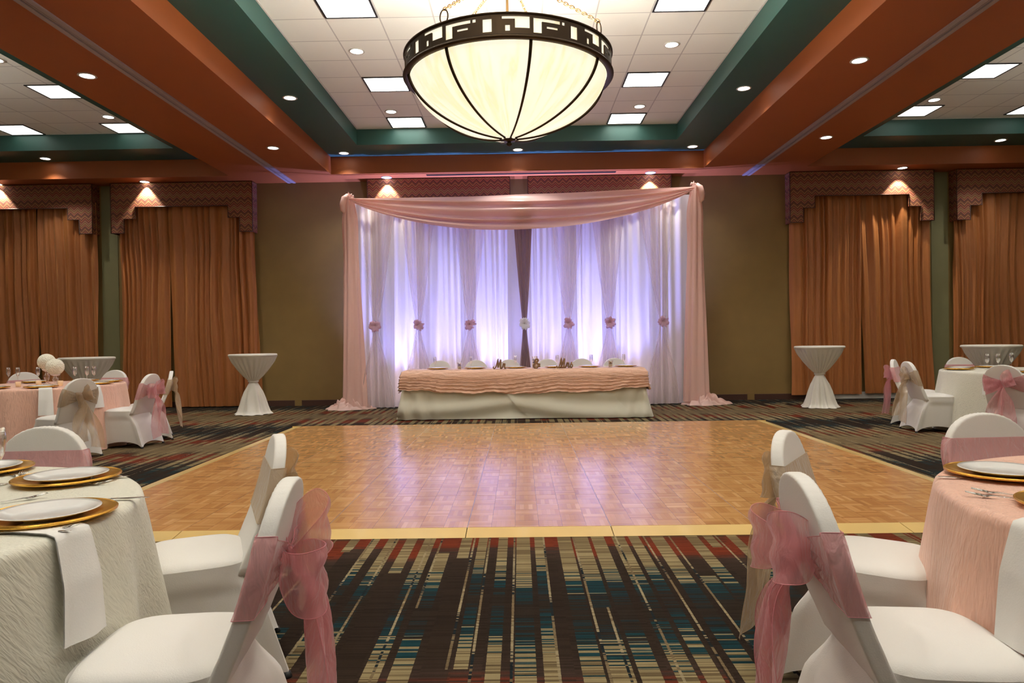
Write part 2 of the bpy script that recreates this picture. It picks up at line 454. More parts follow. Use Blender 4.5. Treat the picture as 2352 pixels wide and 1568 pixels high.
# ------------------------------------------------------------------ room shell
BAYS = (-8.8, 0.0, 8.8)
TY0, TY1 = -4.9, 13.05            # orange opening near / far
def quad(a, b, c, d, k): return ([a, b, c, d], [(0, 1, 2, 3)], k)
struct('floor', [B(-XW, XW, YF, YW, -.1, 0, 'carpet')])
struct('wall_back', [B(-XW, XW, YW, YW + .15, 0, Z0, 'wall')])
struct('wall_left', [B(-XW - .15, -XW, YF, YW, 0, Z0, 'wall')])
struct('wall_right', [B(XW, XW + .15, YF, YW, 0, Z0, 'wall')])
struct('wall_front', [B(-XW, XW, YF - .15, YF, 0, Z0, 'wall')])
cp = []
xs = [-XW]
for c in BAYS: xs += [c - 3.45, c + 3.45]
xs += [XW]
for i in range(0, len(xs), 2):
    cp.append(B(xs[i], xs[i + 1], YF, YW, Z0, Z0 + .05, 'orange') if False else quad((xs[i], YF, Z0), (xs[i], YW, Z0), (xs[i + 1], YW, Z0), (xs[i + 1], YF, Z0), 'orange'))
for c in BAYS:
    x0, x1 = c - 3.45, c + 3.45
    cp.append(quad((x0, TY1, Z0), (x0, YW, Z0), (x1, YW, Z0), (x1, TY1, Z0), 'orange'))
    cp.append(quad((x0, YF, Z0), (x0, TY0, Z0), (x1, TY0, Z0), (x1, YF, Z0), 'orange'))
    def ring(ax0, ax1, ay0, ay1, za, bx0, bx1, by0, by1, zb, k):
        A = [(ax0, ay0, za), (ax1, ay0, za), (ax1, ay1, za), (ax0, ay1, za)]
        Bq = [(bx0, by0, zb), (bx1, by0, zb), (bx1, by1, zb), (bx0, by1, zb)]
        for i in range(4):
            j = (i + 1) % 4; cp.append(quad(A[i], A[j], Bq[j], Bq[i], k))
    i0, i1, j0, j1 = c - 2.79, c + 2.79, TY0 + .72, 12.28
    ring(x0, x1, TY0, TY1, Z0, x0, x1, TY0, TY1, Z1, 'orange')
    ring(x0, x1, TY0, TY1, Z1, i0, i1, j0, j1, Z1, 'teal')
    ring(i0, i1, j0, j1, Z1, i0, i1, j0, j1, Z2, 'teal')
    cp.append(quad((i0, j0, Z2), (i0, j1, Z2), (i1, j1, Z2), (i1, j0, Z2), 'tile'))
    # pale perimeter angle of the grid
    for a in ((i0, i0 + .02, j0, j1), (i1 - .02, i1, j0, j1), (i0, i1, j1 - .02, j1)):
        cp.append(B(*a, Z2 - .008, Z2 - .001, 'whitetrim'))
struct('ceiling', cp)
for n, x in ((1, -4.38), (2, 4.42)):
    struct('trim_%d' % n, [B(x - .075, x - .025, YF, 13.66, Z0 - .02, Z0 - .002, 'rail'), B(x + .025, x + .075, YF, 13.66, Z0 - .02, Z0 - .002, 'rail'),
                           B(x - .026, x + .026, YF, 13.66, Z0 - .006, Z0 - .001, 'black'), B(x - .009, x + .009, YF, 13.66, Z0 - .014, Z0 - .003, 'rail')])
bb = [B(a, b, YW - .02, YW, 0, .11, 'base') for a, b in ((-XW, -4.40), (-4.26, 4.40), (4.54, XW))]
struct('baseboard_back', bb)
struct('trim_3', [B(5.7, 7.7, YW - .034, YW - .021, .0, .13, 'whitetrim')])
struct('trim_4', [B(-4.40, -4.26, YW - .012, YW, 0, .13, 'wall'), B(4.40, 4.54, YW - .012, YW, 0, .13, 'wall')])
dv_ = thing('linear_air_diffuser', 'long black slot air diffuser in the orange soffit above the backdrop', 'air vent', (0, 13.22, Z0))
mesh('frame', [B(-1.7, 1.85, -.035, .035, -.012, -.001, 'black')], parent=dv_, smooth=False)
mesh('blade', [B(-1.69, 1.84, -.004, .004, -.02, -.012, 'dark')], parent=dv_, smooth=False)  # blade in plain matte black

# ------------------------------------------------------------------ ceiling lights
def area_light(name, parent, w, energy, col, size=.5, sy=.5):
    pass
def spot(parent, energy, col, angle=110, blend=.6, r=.06, z=-.02, rx=0.0, ry=0.0, rz=0.0, xy=(0, 0)):
    l = bpy.data.lights.new('lamp', 'SPOT'); l.energy = energy; l.color = col
    l.spot_size = radians(angle); l.spot_blend = blend; l.shadow_soft_size = r
    o = bpy.data.objects.new('lamp', l); COL.objects.link(o); o.parent = parent
    o.location = (xy[0], xy[1], z); o.rotation_euler = (rx, ry, rz)
    return o
def troffer_proto(key):
    t = thing('ceiling_troffer', '', 'ceiling light')
    a = .30; b = .285
    fr = [B(-a, a, -b, -b + .022, -.012, 0, 'black'), B(-a, a, b - .022, b, -.012, 0, 'black'), B(-a, -a + .022, -b, b, -.012, 0, 'black'), B(a - .022, a, -b, b, -.012, 0, 'black')]
    mesh('frame', fr, parent=t, smooth=False)
    mesh('lens', [B(-a + .022, a - .022, -b + .022, b - .022, -.006, -.002, key)], parent=t, smooth=False)
    return t
def place(protos, key, maker, loc, rz, label, group, name=None):
    if key not in protos:
        o = maker(); protos[key] = o; o.location = loc; o.rotation_euler = (0, 0, rz); o['label'] = label
        if group: o['group'] = group
        bpy.context.view_layer.update(); remember(o); return o
    return dup(protos[key], loc, rz, label, group)
PR = {}
zT = Z2 - .001
tl = []
vis = {(-1.86, 11.95): 'farthest left square ceiling troffer in the centre bay, above the backdrop',
       (1.86, 11.95): 'farthest right square ceiling troffer in the centre bay, above the backdrop',
       (-1.86, 10.15): 'white square ceiling troffer just left of the chandelier bowl in the centre bay',
       (1.86, 10.15): 'white square ceiling troffer just right of the chandelier bowl in the centre bay',
       (-1.86, 7.75): 'white square ceiling troffer cut by the top frame edge left of the chandelier',
       (1.86, 7.75): 'white square ceiling troffer cut by the top frame edge right of the chandelier',
       (-.02, 8.34): 'dark framed ceiling troffer mostly hidden behind the chandelier rim',
       (-6.67, 11.98): 'farthest troffer of the left bay, partly hidden by the orange beam',
       (-8.54, 11.98): 'farthest troffer of the left bay at the left frame edge',
       (-6.67, 10.2): 'second farthest troffer of the left bay, beside the orange beam',
       (6.67, 11.82): 'farthest troffer of the right bay, partly hidden by the orange beam',
       (8.6, 11.82): 'farthest troffer of the right bay, cut by the right frame edge',
       (6.67, 10.06): 'second farthest troffer of the right bay, beside the orange beam'}
for (x, y), lab in vis.items():
    side = abs(x) > 4
    place(PR, 'ts' if side else 'tc', (lambda: troffer_proto('trofs')) if side else (lambda: troffer_proto('trof')), (x, y, zT), 0, lab,
          'troffers in the side bays' if side else 'troffers in the centre bay')
nb = 0
for x in (-1.86, 1.86):  # unseen troffers carried on overhead to light the near half of the room
    for y in (5.35, 2.95, .55, -1.85):
        if y > 0 or x > 0 or 1: place(PR, 'tc', None, (x, y, zT), 0, 'unseen overhead troffer of the centre bay, %s row, %s from the chandelier toward the viewer' % ('left' if x < 0 else 'right', {5.35: 'first', 2.95: 'second', .55: 'third', -1.85: 'fourth'}[y]), 'unseen troffers in the centre bay overhead')
for x in (-10.4, -6.67, 6.67, 10.4):  # side bay rows out of view, added for their light
    for y in (7.8, 5.35, 2.95, .55, -1.85):
        place(PR, 'ts', None, (x, y, zT), 0, 'unseen overhead troffer of the %s bay, %s row, %s toward the viewer' % ('left' if x < 0 else 'right', 'outer' if abs(x) > 8 else 'inner', {7.8: 'first', 5.35: 'second', 2.95: 'third', .55: 'fourth', -1.85: 'fifth'}[y]), 'unseen troffers in the side bays overhead')
def down_proto():
    t = thing('recessed_downlight', '', 'ceiling light')
    mesh('trim_ring', [Lt([(.078, -.001), (.098, -.001), (.102, -.006), (.094, -.011), (.078, -.008)], 'whitetrim', 32)], parent=t)
    mesh('lens', [Lt([(.0005, -.005), (.04, -.0052), (.08, -.005)], 'down', 32)], parent=t)
    return t
def down(x, y, z, label, e, ang=105, col=WARM, group='recessed downlights', bl=.7, r=.05):
    o = place(PR, 'd', down_proto, (x, y, z - .001), 0, label, group)
    if e: spot(o, e, col, ang, bl, r, -.03)
for x, y, lab in ((-2.02, 8.97, 'recessed downlight in the white tiles upper left of the chandelier'), (-2.02, 11.37, 'recessed downlight in the white tiles left of the chandelier, the farther one'),
                  (1.98, 8.95, 'recessed downlight in the white tiles upper right of the chandelier'), (1.98, 11.33, 'recessed downlight in the white tiles right of the chandelier, the farther one'),
                  (-6.7, 9.03, 'recessed downlight in the left bay tiles at the left frame edge'), (-6.62, 11.38, 'recessed downlight in the left bay tiles just above the last troffer'),
                  (6.64, 11.27, 'recessed downlight in the right bay tiles just above the last troffer'), (6.7, 8.8, 'recessed downlight in the right bay tiles nearer than the frame shows')):
    down(x, y, Z2, lab, E_DOWN)
for x, y, lab in ((-4.92, 8.05, 'recessed downlight in the left orange beam, outside the sliding wall track'), (-3.88, 11.19, 'recessed downlight in the left orange beam between track and teal tray'),
                  (3.89, 8.02, 'recessed downlight in the right orange beam between track and teal tray'), (4.87, 11.14, 'recessed downlight in the right orange beam, outside the sliding wall track')):
    down(x, y, Z0, lab, E_DOWN)
for x, y, lab in ((-3.16, 9.83, 'recessed downlight in the left teal ledge of the centre tray'), (-3.14, 12.78, 'recessed downlight in the far left corner of the centre teal ledge'),
                  (.02, 12.75, 'recessed downlight in the middle of the far teal ledge, under the chandelier tip'), (3.15, 9.78, 'recessed downlight in the right teal ledge of the centre tray'),
                  (3.17, 12.74, 'recessed downlight in the far right corner of the centre teal ledge'), (-8.62, 12.8, 'recessed downlight in the far dark green ledge of the left bay'),
                  (8.64, 12.68, 'recessed downlight in the far dark green ledge of the right bay')):
    down(x, y, Z1, lab, E_DOWN * .7)
for x, y, lab in ((-7.11, 13.38, 'recessed downlight shining on the chevron valance left of the olive wall'), (-2.48, 13.36, 'recessed downlight shining on the left end of the centre valances'),
                  (2.52, 13.34, 'recessed downlight shining on the right end of the centre valances'), (7.23, 13.3, 'recessed downlight shining on the chevron valance right of the olive wall'),
                  (-9.95, 13.38, 'recessed downlight shining on the leftmost chevron valance')):
    down(x, y, Z0, lab, E_WALLCAN, 82, WARM2, bl=.35, r=.02)
for x in (-6.7, -2.0, 2.0, 6.7):  # unseen cans above the viewer, added as room light
    for y in (6.5, 4.1, 1.7, -.7):
        down(x, y, Z2, 'unseen overhead downlight in the %s, %s toward the viewer' % ({-6.7: 'left bay', -2.0: 'centre bay left side', 2.0: 'centre bay right side', 6.7: 'right bay'}[x], {6.5: 'first', 4.1: 'second', 1.7: 'third', -.7: 'fourth'}[y]), E_DOWN * 1.2, group='unseen downlights overhead')

# ------------------------------------------------------------------ chandelier
CX, CY = -.066, 6.3
ch = thing('bowl_chandelier', 'large alabaster glass bowl chandelier with dark bronze geometric band hung on chains', 'chandelier', (CX, CY, 0))
zr, zb, RB = 3.585, 3.045, .875
def prof(t):    # t 0 at the bottom, 1 at the rim
    a = t * pi / 2
    return RB * (.86 * sin(a) + .14 * t), zb + (zr - zb) * (1 - cos(a) ** 1.0 * (1 - .10 * sin(a))) * 1.0
pf = [prof(i / 28) for i in range(29)]
pf[0] = (.001, zb)
mesh('glass_bowl', [Lt(pf, 'bowl', 96)], parent=ch)
PHI = radians(12.3) - pi / 2
ribs = []
for k in range(8):
    a = PHI + k * pi / 4
    path = [((r + .012) * cos(a), (r + .012) * sin(a), z - .006) for r, z in [prof(i / 24) for i in range(1, 25)]]
    mesh('rib', [T(path, [.008 + .006 * i / 24 for i in range(24)], 'bronze', 8)], parent=ch)
# band with cut-outs: cells by (u, v) in a 45 degree segment
cuts = [(.02, .115, .18, .86), (.115, .335, .70, .86), (.17, .305, .42, .53), (.355, .395, .70, .86), (.47, .57, .20, .80),
        (.68, .98, .76, .90), (.82, .98, .36, .76), (.715, .765, .22, .5)]
us = sorted({0, 1} | {a for c in cuts for a in c[:2]} | {i / 16 for i in range(17)})
vs = sorted({0, 1} | {a for c in cuts for a in c[2:]})
zb0, zb1, Ro = 3.575, 3.745, .915
V = []; Fc = []
def cyl(r, a, z): return (r * cos(a), r * sin(a), z)
for k in range(8):
    for i in range(len(us) - 1):
        for j in range(len(vs) - 1):
            um, vm = (us[i] + us[i + 1]) / 2, (vs[j] + vs[j + 1]) / 2
            if any(c[0] < um < c[1] and c[2] < vm < c[3] for c in cuts): continue
            a0, a1 = PHI + (k + us[i]) * pi / 4, PHI + (k + us[i + 1]) * pi / 4
            q0, q1 = zb0 + (zb1 - zb0) * vs[j], zb0 + (zb1 - zb0) * vs[j + 1]
            o = len(V)
            V += [cyl(Ro, a0, q0), cyl(Ro, a1, q0), cyl(Ro, a1, q1), cyl(Ro, a0, q1), cyl(Ro - .012, a0, q0), cyl(Ro - .012, a1, q0), cyl(Ro - .012, a1, q1), cyl(Ro - .012, a0, q1)]
            Fc += [(o, o + 1, o + 2, o + 3), (o + 7, o + 6, o + 5, o + 4), (o, o + 4, o + 5, o + 1), (o + 3, o + 2, o + 6, o + 7), (o, o + 3, o + 7, o + 4), (o + 1, o + 5, o + 6, o + 2)]
band = mesh('band', [(V, Fc, 'bronze')], parent=ch, smooth=False)
mesh('band_glass', [Lt([(Ro - .02, zb0), (Ro - .02, zb1)], 'bowl', 96)], parent=ch)
mesh('rim_ring', [Lt([(.872, zb0 - .012), (Ro + .008, zb0 - .018), (Ro + .018, zb0 - .004), (Ro + .004, zb0 + .014), (.9, zb0 + .01), (.872, zb0 - .012)], 'bronze', 96)], parent=ch)
mesh('rim_ring', [Lt([(Ro - .02, zb1 - .002), (Ro + .006, zb1 - .004), (Ro + .012, zb1 + .008), (Ro - .02, zb1 + .01), (Ro - .02, zb1 - .002)], 'bronze', 96)], parent=ch)
fin = mesh('finial', [Lt([(.001, zb - .005), (.055, zb - .006), (.062, zb - .014), (.05, zb - .02), (.018, zb - .024), (.016, zb - .032), (.026, zb - .042), (.026, zb - .052), (.014, zb - .064), (.001, zb - .068)][::-1], 'bronze', 24)], parent=ch)
for k in range(8):
    a = PHI + k * pi / 4
    mesh('leaf', [T([((.04 + .012 * i) * cos(a), (.04 + .012 * i) * sin(a), zb - .012 + .001 * i) for i in range(5)], [.012, .016, .014, .009, .003], 'bronze', 6, flat=.3)], parent=fin)
HUB = Vector((0, 0, 4.53))
def link(c, d, s, L, w, r, k):
    P = []
    for i in range(14):
        a = 2 * pi * i / 14; P.append(c + d * (L / 2 * cos(a)) + s * (w / 2 * sin(a)))
    return T(P, r, k, 6, True)
for k in range(4):
    a = radians(-33) - pi / 2 + k * pi / 2
    A = Vector((Ro * cos(a) * .985, Ro * sin(a) * .985, zb1 + .01))
    rg = Vector((cos(a), sin(a), 0)); tg = Vector((-sin(a), cos(a), 0))
    loop = [A + Vector((0, 0, .045)) + Vector((0, 0, .055 * cos(t))) + tg * .04 * sin(t) for t in [2 * pi * i / 20 for i in range(20)]]
    c_ = mesh('chain_ring', [T(loop, .006, 'bronze', 8, True)], parent=ch)
    A2 = A + Vector((0, 0, .10)); D = (HUB - A2); Ln = D.length; D.normalize()
    nl = int(Ln / .036); parts = []
    s1 = D.cross(Vector((0, 0, 1))).normalized(); s2 = D.cross(s1).normalized()
    for i in range(nl):
        parts.append(link(A2 + D * (Ln * (i + .5) / nl), D, s1 if i % 2 else s2, .056, .026, .0042, 'brass'))
    mesh('chain', parts, parent=ch)
mesh('stem', [Lt([(.012, zb + .02), (.012, 4.93)], 'brass', 12), Lt([(.03, 4.50), (.045, 4.53), (.03, 4.56)], 'brass', 16)], parent=ch)
mesh('canopy', [Lt([(.012, 4.90), (.05, 4.91), (.09, 4.935), (.095, 4.949)], 'brass', 24)], parent=ch)
for k in range(6):
    a = k * pi / 3
    l = bpy.data.lights.new('bulb_light', 'POINT'); l.energy = E_BOWL_IN; l.color = WARM; l.shadow_soft_size = .04
    o = bpy.data.objects.new('bulb_light', l); COL.objects.link(o); o.parent = ch; o.location = (.42 * cos(a), .42 * sin(a), 3.55)
    mesh('bulb', [Lt([(.001, 3.49), (.02, 3.495), (.03, 3.52), (.022, 3.535)], 'whitetrim', 12, (.42 * cos(a), .42 * sin(a), 0))], parent=ch)

bpy.context.view_layer.update(); remember(ch)
for x, y, lab in ((CX, 1.6, 'added unseen bowl chandelier overhead in the centre bay, brightening the room'), (-8.8, 6.3, 'added unseen bowl chandelier of the left bay, brightening its ceiling'), (8.8, 6.3, 'added unseen bowl chandelier of the right bay, brightening its ceiling'),
                  (-8.8, 1.6, 'added unseen nearer bowl chandelier of the left bay, brightening its ceiling'), (8.8, 1.6, 'added unseen nearer bowl chandelier of the right bay, brightening its ceiling')):
    dup(ch, (x, y, 0), 0, lab)  # unseen chandeliers added to brighten the ceilings and the room

# ------------------------------------------------------------------ valances and copper curtains
def cornice(xa, xb, label, steps=True):
    t = thing('window_cornice', label, 'cornice', ((xa + xb) / 2, YW, 0), 0, 'chevron window cornices')
    w = (xb - xa) / 2; yf = -.25; zt = 4.335
    if steps: out = [(-w, 3.38), (-w + .25, 3.38), (-w + .25, 3.655), (-w + .47, 3.655), (-w + .47, 3.88), (w - .47, 3.88), (w - .47, 3.655), (w - .25, 3.655), (w - .25, 3.38), (w, 3.38)]
    else: out = [(-w, 3.38), (-w + .25, 3.38), (-w + .25, 3.655), (w - .25, 3.655), (w - .25, 3.38), (w, 3.38)]
    V = []; Fc = []
    # front face in columns between outline x positions
    xs = sorted({p[0] for p in out})
    parts = []
    for i in range(len(xs) - 1):
        xm = (xs[i] + xs[i + 1]) / 2
        zl = 3.38 if abs(xm) > w - .25 else (3.655 if abs(xm) > w - .47 or not steps else 3.88)
        parts.append(B(xs[i], xs[i + 1], yf, yf + .03, zl, zt, 'chevron'))
    parts.append(B(-w, -w + .03, yf + .03, -.005, 3.38, zt, 'chevron')); parts.append(B(w - .03, w, yf + .03, -.005, 3.38, zt, 'chevron'))
    parts.append(B(-w + .03, w - .03, yf + .03, -.005, zt - .03, zt, 'chevron'))
    mesh('padded_board', parts, parent=t, smooth=False)
    cord = [T([(x, yf - .006, z) for x, z in out], .009, 'base', 6)]
    cord.append(T([(-w, yf - .004, 3.38), (-w, yf - .004, zt)], .008, 'base', 6)); cord.append(T([(w, yf - .004, 3.38), (w, yf - .004, zt)], .008, 'base', 6))
    mesh('piping', cord, parent=t)
    return t
cornice(-10.9, -8.17, 'chevron patterned stepped cornice at the far left of the frame')
cornice(-7.81, -5.08, 'chevron patterned stepped cornice left of the plain olive wall')
cornice(-2.87, -.14, 'chevron patterned cornice behind the left half of the pink swag', False)
cornice(.20, 2.93, 'chevron patterned cornice behind the right half of the pink swag', False)
cornice(5.18, 7.90, 'chevron patterned stepped cornice right of the plain olive wall')
cornice(8.33, 11.06, 'chevron patterned stepped cornice at the far right of the frame')
def curtain(xa, xb, label, seed, zlow=.02, flare=0.0, dx=0.0):
    L = xb - xa; rnd = random.Random(seed)
    ks = []; x = 0.0                       # irregular folds
    while x < L: w = rnd.choice((.08, .11, .14, .2, .26)) * rnd.uniform(.85, 1.15); ks.append((x, w, rnd.uniform(.6, 1.35), rnd.uniform(-.05, .05))); x += w
    def yoff(s, z):
        for x0, w, a, sl in ks:
            if x0 <= s < x0 + w or (x0, w, a, sl) == ks[-1]:
                u = (s - x0) / w; amp = .088 * a * (1 - .3 * (1 - z))
                return -amp * (sin(pi * min(1, max(0, u))) ** .85) - .010 * sin(2 * pi * u * 2 + sl * 60)
    def f(u, v):
        z = 4.0 + (zlow - 4.0) * v
        s = u * L
        d = .05 * sin(3.1 * v + seed) * v + .02 * sin(9 * v + s * 4)
        y = yoff(min(L - .001, max(0, s + d * .8)), 1 - v) + .02 * sin(5 * v + s * 3 + seed)
        return (xa + s + flare * v * (u - .5) + dx * v * v + d * .15, 13.635 + y, z)
    o = mesh('window_curtain', [G(f, int(L * 90), 40, 'curtain', flip=True)])
    return tag(o, label, 'curtain', 'copper taffeta curtains')
curtain(-10.6, -9.35, 'copper taffeta curtain panel at the very left frame edge', 2)
curtain(-9.35, -8.16, 'copper taffeta curtain panel left of the narrow sage wall strip', 3, dx=.03)
curtain(-7.72, -6.77, 'copper taffeta curtain, narrow left panel of the window left of the olive wall', 4)
curtain(-6.78, -5.10, 'copper taffeta curtain, wide rumpled panel beside the plain olive wall', 5, dx=.10)
curtain(5.22, 6.55, 'copper taffeta curtain panel behind the right cocktail table', 6, .09)
curtain(6.55, 7.86, 'copper taffeta curtain panel behind the pair of side-on chairs at right', 7, .10, dx=.1)
curtain(8.35, 9.7, 'copper taffeta curtain panel behind the far right cocktail table', 8)
curtain(9.7, 11.0, 'copper taffeta curtain panel at the very right frame edge', 9)
struct('trim_5', [B(-8.14, -7.82, YW - .01, YW - .001, .11, Z0 - .01, 'wallgreen'), B(7.98, 8.30, YW - .01, YW - .001, .11, Z0 - .01, 'wallgreen')])

# ------------------------------------------------------------------ wedding backdrop
YB = 12.98
fs = thing('backdrop_frame', 'thin pipe frame holding up the white and pink backdrop drapes', 'frame', (0, YB + .17, 0))
for x in (-3.08, 0.05, 3.22):
    mesh('upright', [Lt([(.02, .012), (.02, 3.80)], 'alu', 12, (x, 0, 0))], parent=fs)
    mesh('base_plate', [B(x - .2, x + .2, -.1, .1, 0, .012, 'alu')], parent=fs, smooth=False)
mesh('crossbar', [T([(-3.1, 0, 3.79), (0, 0, 3.80), (3.24, 0, 3.86)], .02, 'alu', 10)], parent=fs)
BX = [-2.62, -1.84, -.895, .10, .895, 1.64, 2.60]
edges = [-3.08, -2.45, -1.72, -.95, -.02, .90, 1.68, 2.45, 3.20]
names = ['left of the first bow, beside the left pink drape', 'between the first and second bows from the left', 'between the second and third bows from the left', 'between the third bow and the taupe drape',
         'between the taupe drape and the bow right of it', 'between the fifth and sixth bows from the left', 'between the sixth and last bows from the left', 'right of the last bow, beside the right pink drape']
for i in range(8):
    xa, xb = edges[i] - (.04 if i == 0 else .17), edges[i + 1] + (.04 if i == 7 else .17)
    def f(u, v, xa=xa, xb=xb, i=i):
        z = (3.80 + .07 * (xa + 3) / 6.2) * (1 - v) + .015 * v; s = xa + u * (xb - xa)
        a = .014 + .014 * v
        y = YB + .075 * (i % 2) + a * sin(s * 40 + 2.2 * sin(s * 7 + i) + .4 * v) + .026 * sin(s * 15 + 1.5 * sin(s * 4) + i * 2 + 1.2 * v) * (.5 + .6 * v)
        return (s + .03 * v * sin(s * 9), y, z)
    tag(mesh('voile_panel', [G(f, 120, 36, 'backw', flip=True)]), 'white backlit voile panel ' + names[i], 'drape', 'white voile backdrop panels')
def bow_parts(c, k, R=.11, seed=0, n=7):
    """a soft ruffled rosette"""
    rnd = random.Random(seed); P = []
    for i in range(n):
        a = 2 * pi * i / n + rnd.uniform(-.3, .3); L = R * rnd.uniform(.75, 1.15); wv = rnd.uniform(.7, 1.2)
        d = Vector((cos(a), -.35, sin(a))).normalized(); p = Vector((-sin(a), 0, cos(a))); q = d.cross(p).normalized()
        def f(u, v, d=d, p=p, q=q, L=L, wv=wv, i=i):
            t = 2 * pi * u
            o = Vector(c) + d * (L * (1 - cos(t)) / 2) + q * (L * .28 * sin(t))
            w = (v - .5) * L * 1.0 * wv * (.15 + .85 * sin(t / 2) ** .7)
            return tuple(o + p * w + d * (.012 * sin(9 * v + i)))
        P.append(G(f, 20, 6, k))
    P.append(Lt([(.001, -.022), (.018, -.014), (.024, 0), (.018, .014), (.001, .022)], k, 10, c))
    return P
ordn = ['leftmost', 'second from the left', 'third from the left', '', 'just right of the taupe drape', 'second from the right', 'rightmost']
for i, x in enumerate(BX):
    key = 'taupe' if i == 3 else 'sheerp'
    lab = 'gathered taupe organza drape with a white bow in the middle of the backdrop' if i == 3 else 'sheer blush drape gathered by a mauve bow, ' + ordn[i]
    t = thing('tied_drape', lab, 'drape', (x, YB - .12, 0), 0, None if i == 3 else 'tied blush drapes')
    wt = .20 if i == 3 else .34; zw = 1.52
    lean = (.06, .02, .02, -.01, 0, 0, -.10)[i]
    def f(u, v, wt=wt, i=i, lean=lean):
        z = 3.79 - 3.76 * v; uu = u * 2 - 1
        if z > zw:
            q = (z - zw) / (3.88 - zw); w = .035 + (wt - .035) * q ** .85
        else:
            q = (zw - z) / zw; w = .035 + (.27 if i != 3 else .10) * sst(0, 1, q ** .8)
        y = .022 * sin(uu * 15 + i) * (1 - .5 * exp(-((z - zw) / .3) ** 2)) + .007 * sin(uu * 29 + 2 * i)
        return (uu * w + lean * max(0, (z - zw) / 2.3), y - .03 * exp(-((z - zw) / .4) ** 2), z)
    mesh('gathered_cloth', [G(f, 80, 50, key, flip=True)], parent=t)
    mesh('bow', bow_parts((0, -.07, zw), 'whtorg' if i == 3 else 'lilorg', .10, i, 8), parent=t)
# top swag
def swag(u, v):
    x = -3.06 + 6.26 * u
    top = 3.845 + .10 * u - .12 * u * (1 - u) + .012 * exp(-((x - .1) / .6) ** 2)
    sag = (4 * u * (1 - u)) ** .82 * .66
    w = v + .05 * sin(2 * pi * v * 2) * (4 * u * (1 - u))
    z = top - sag * w - .03 * v * (1 - 4 * u * (1 - u))
    pin = .15 + .85 * (4 * u * (1 - u)) ** .5
    y = YB - .22 + .065 * sin(2 * pi * (3.7 * v ** 1.15 + .30 * sin(3 * u + 1))) * pin - .06 * v * pin + .016 * sin(31 * v + 4 * u) * pin
    return (x, y, z)
tag(mesh('draped_swag', [G(swag, 120, 60, 'pinks', flip=True)]), 'pink satin swag draped across the top of the white backdrop', 'swag')
for s, x0, zt, lab in ((-1, -3.06, 3.90, 'pink satin drape hanging down the left side of the backdrop into a puddle'), (1, 3.22, 3.99, 'pink satin drape hanging down the right side of the backdrop into a puddle')):
    t = thing('side_drape', lab, 'drape', (x0, YB - .10, 0))
    def f(u, v, s=s, zt=zt):
        a = 2 * pi * u; z = zt - (zt - .06) * v
        w = .05 + .03 * sst(0, .12, v) - .02 * sst(.12, .3, v) + .10 * v
        fold = 1 + .16 * sin(7 * a + 3 * v) + .10 * sin(4 * a + 2 + 2 * v)
        cx = s * (.02 - .02 * v) + (.03 * v if s < 0 else -.01 * v)
        return (cx + w * 1.35 * fold * cos(a), .085 * fold * sin(a) * (.7 + .5 * v), z + .02 * (1 - v) * sin(2 * a))
    mesh('hanging_cloth', [G(f, 96, 50, 'pinks', cu=True, flip=True)], parent=t)
    mesh('corner_knot', bow_parts((s * .0, 0, zt - .02), 'pinks', .085, 5 + s, 6) + [T([(s * .04, -.03, zt + .02), (s * .10, -.06, zt - .04), (s * .13, -.06, zt - .16), (s * .13, -.05, zt - .26), (s * .10, -.05, zt - .31)], [.03, .05, .055, .045, .02], 'pinks', 12)], parent=t)
    px = -.10 if s < 0 else .14
    def g(u, v, s=s, px=px):
        a = 2 * pi * u; r = (1 - v)
        R = .36 + .06 * sin(3 * a + 1) + .03 * sin(7 * a)
        zz = .16 * (v ** .8) * (1 + .35 * sin(5 * a + 9 * v) + .28 * sin(9 * a - 14 * v + s)) + .004 + .03 * abs(sin(6 * a + 10 * v)) * (1 - abs(2 * v - 1))
        return (px + R * r * cos(a) * 1.15 + .02 * sin(12 * a + 8 * v), -.02 + R * .62 * r * sin(a) + .02 * cos(9 * a + 6 * v), max(.003, zz))
    mesh('puddle', [G(g, 110, 30, 'pinks', cu=True, flip=False)], parent=t)
# LED uplights behind the voile
def uplight():
    t = thing('led_uplight', '', 'uplight')
    mesh('housing', [B(-.08, .08, -.05, .05, .002, .09, 'black')], parent=t, smooth=False)
    mesh('lens', [B(-.07, .07, -.042, .042, .09, .094, 'whitetrim')], parent=t, smooth=False)
    return t
for i, x in enumerate((-2.25, -1.38, -.45, .52, 1.28, 2.05)):
    o = place(PR, 'up', uplight, (x, 13.38, 0), 0, 'violet LED uplight behind the voile backdrop, number %s from the left' % ('one', 'two', 'three', 'four', 'five', 'six')[i], 'LED uplights behind the backdrop')
    spot(o, E_UP * (1.15 if i in (0, 2, 5) else 1), LEDC, 100, 1.0, .04, .11, radians(180 - 20), 0, 0)

# ------------------------------------------------------------------ dance floor
df = thing('dance_floor', 'portable oak parquet dance floor with pale maple edge ramps', 'dance floor', (0, 0, 0))
PX, PY = .946, .935
for i in range(7):
    for j in range(6):
        x0, y0 = -3.2 + i * PX, 4.64 + j * PY; g = .0025
        mesh('floor_panel', [B(x0 + g, x0 + PX - g, y0 + g, y0 + PY - g, .001, .022, 'parquet')], parent=df, smooth=False)
mesh('joint_strip', [B(-3.2, 3.42, 4.64, 10.25, .0005, .0195, 'alu')], parent=df, smooth=False)
def ramp_x(xa, xb, ya, yb, yhi_first):   # ramp along x
    z = .022
    v = [(xa, ya, 0.001), (xb, ya, .001), (xb, yb, z), (xa, yb, z), (xa, yb, .001), (xb, yb, .001)]
    return (v, [(0, 1, 2, 3), (3, 2, 5, 4), (0, 4, 5, 1), (0, 3, 4), (1, 5, 2)], 'ochre')
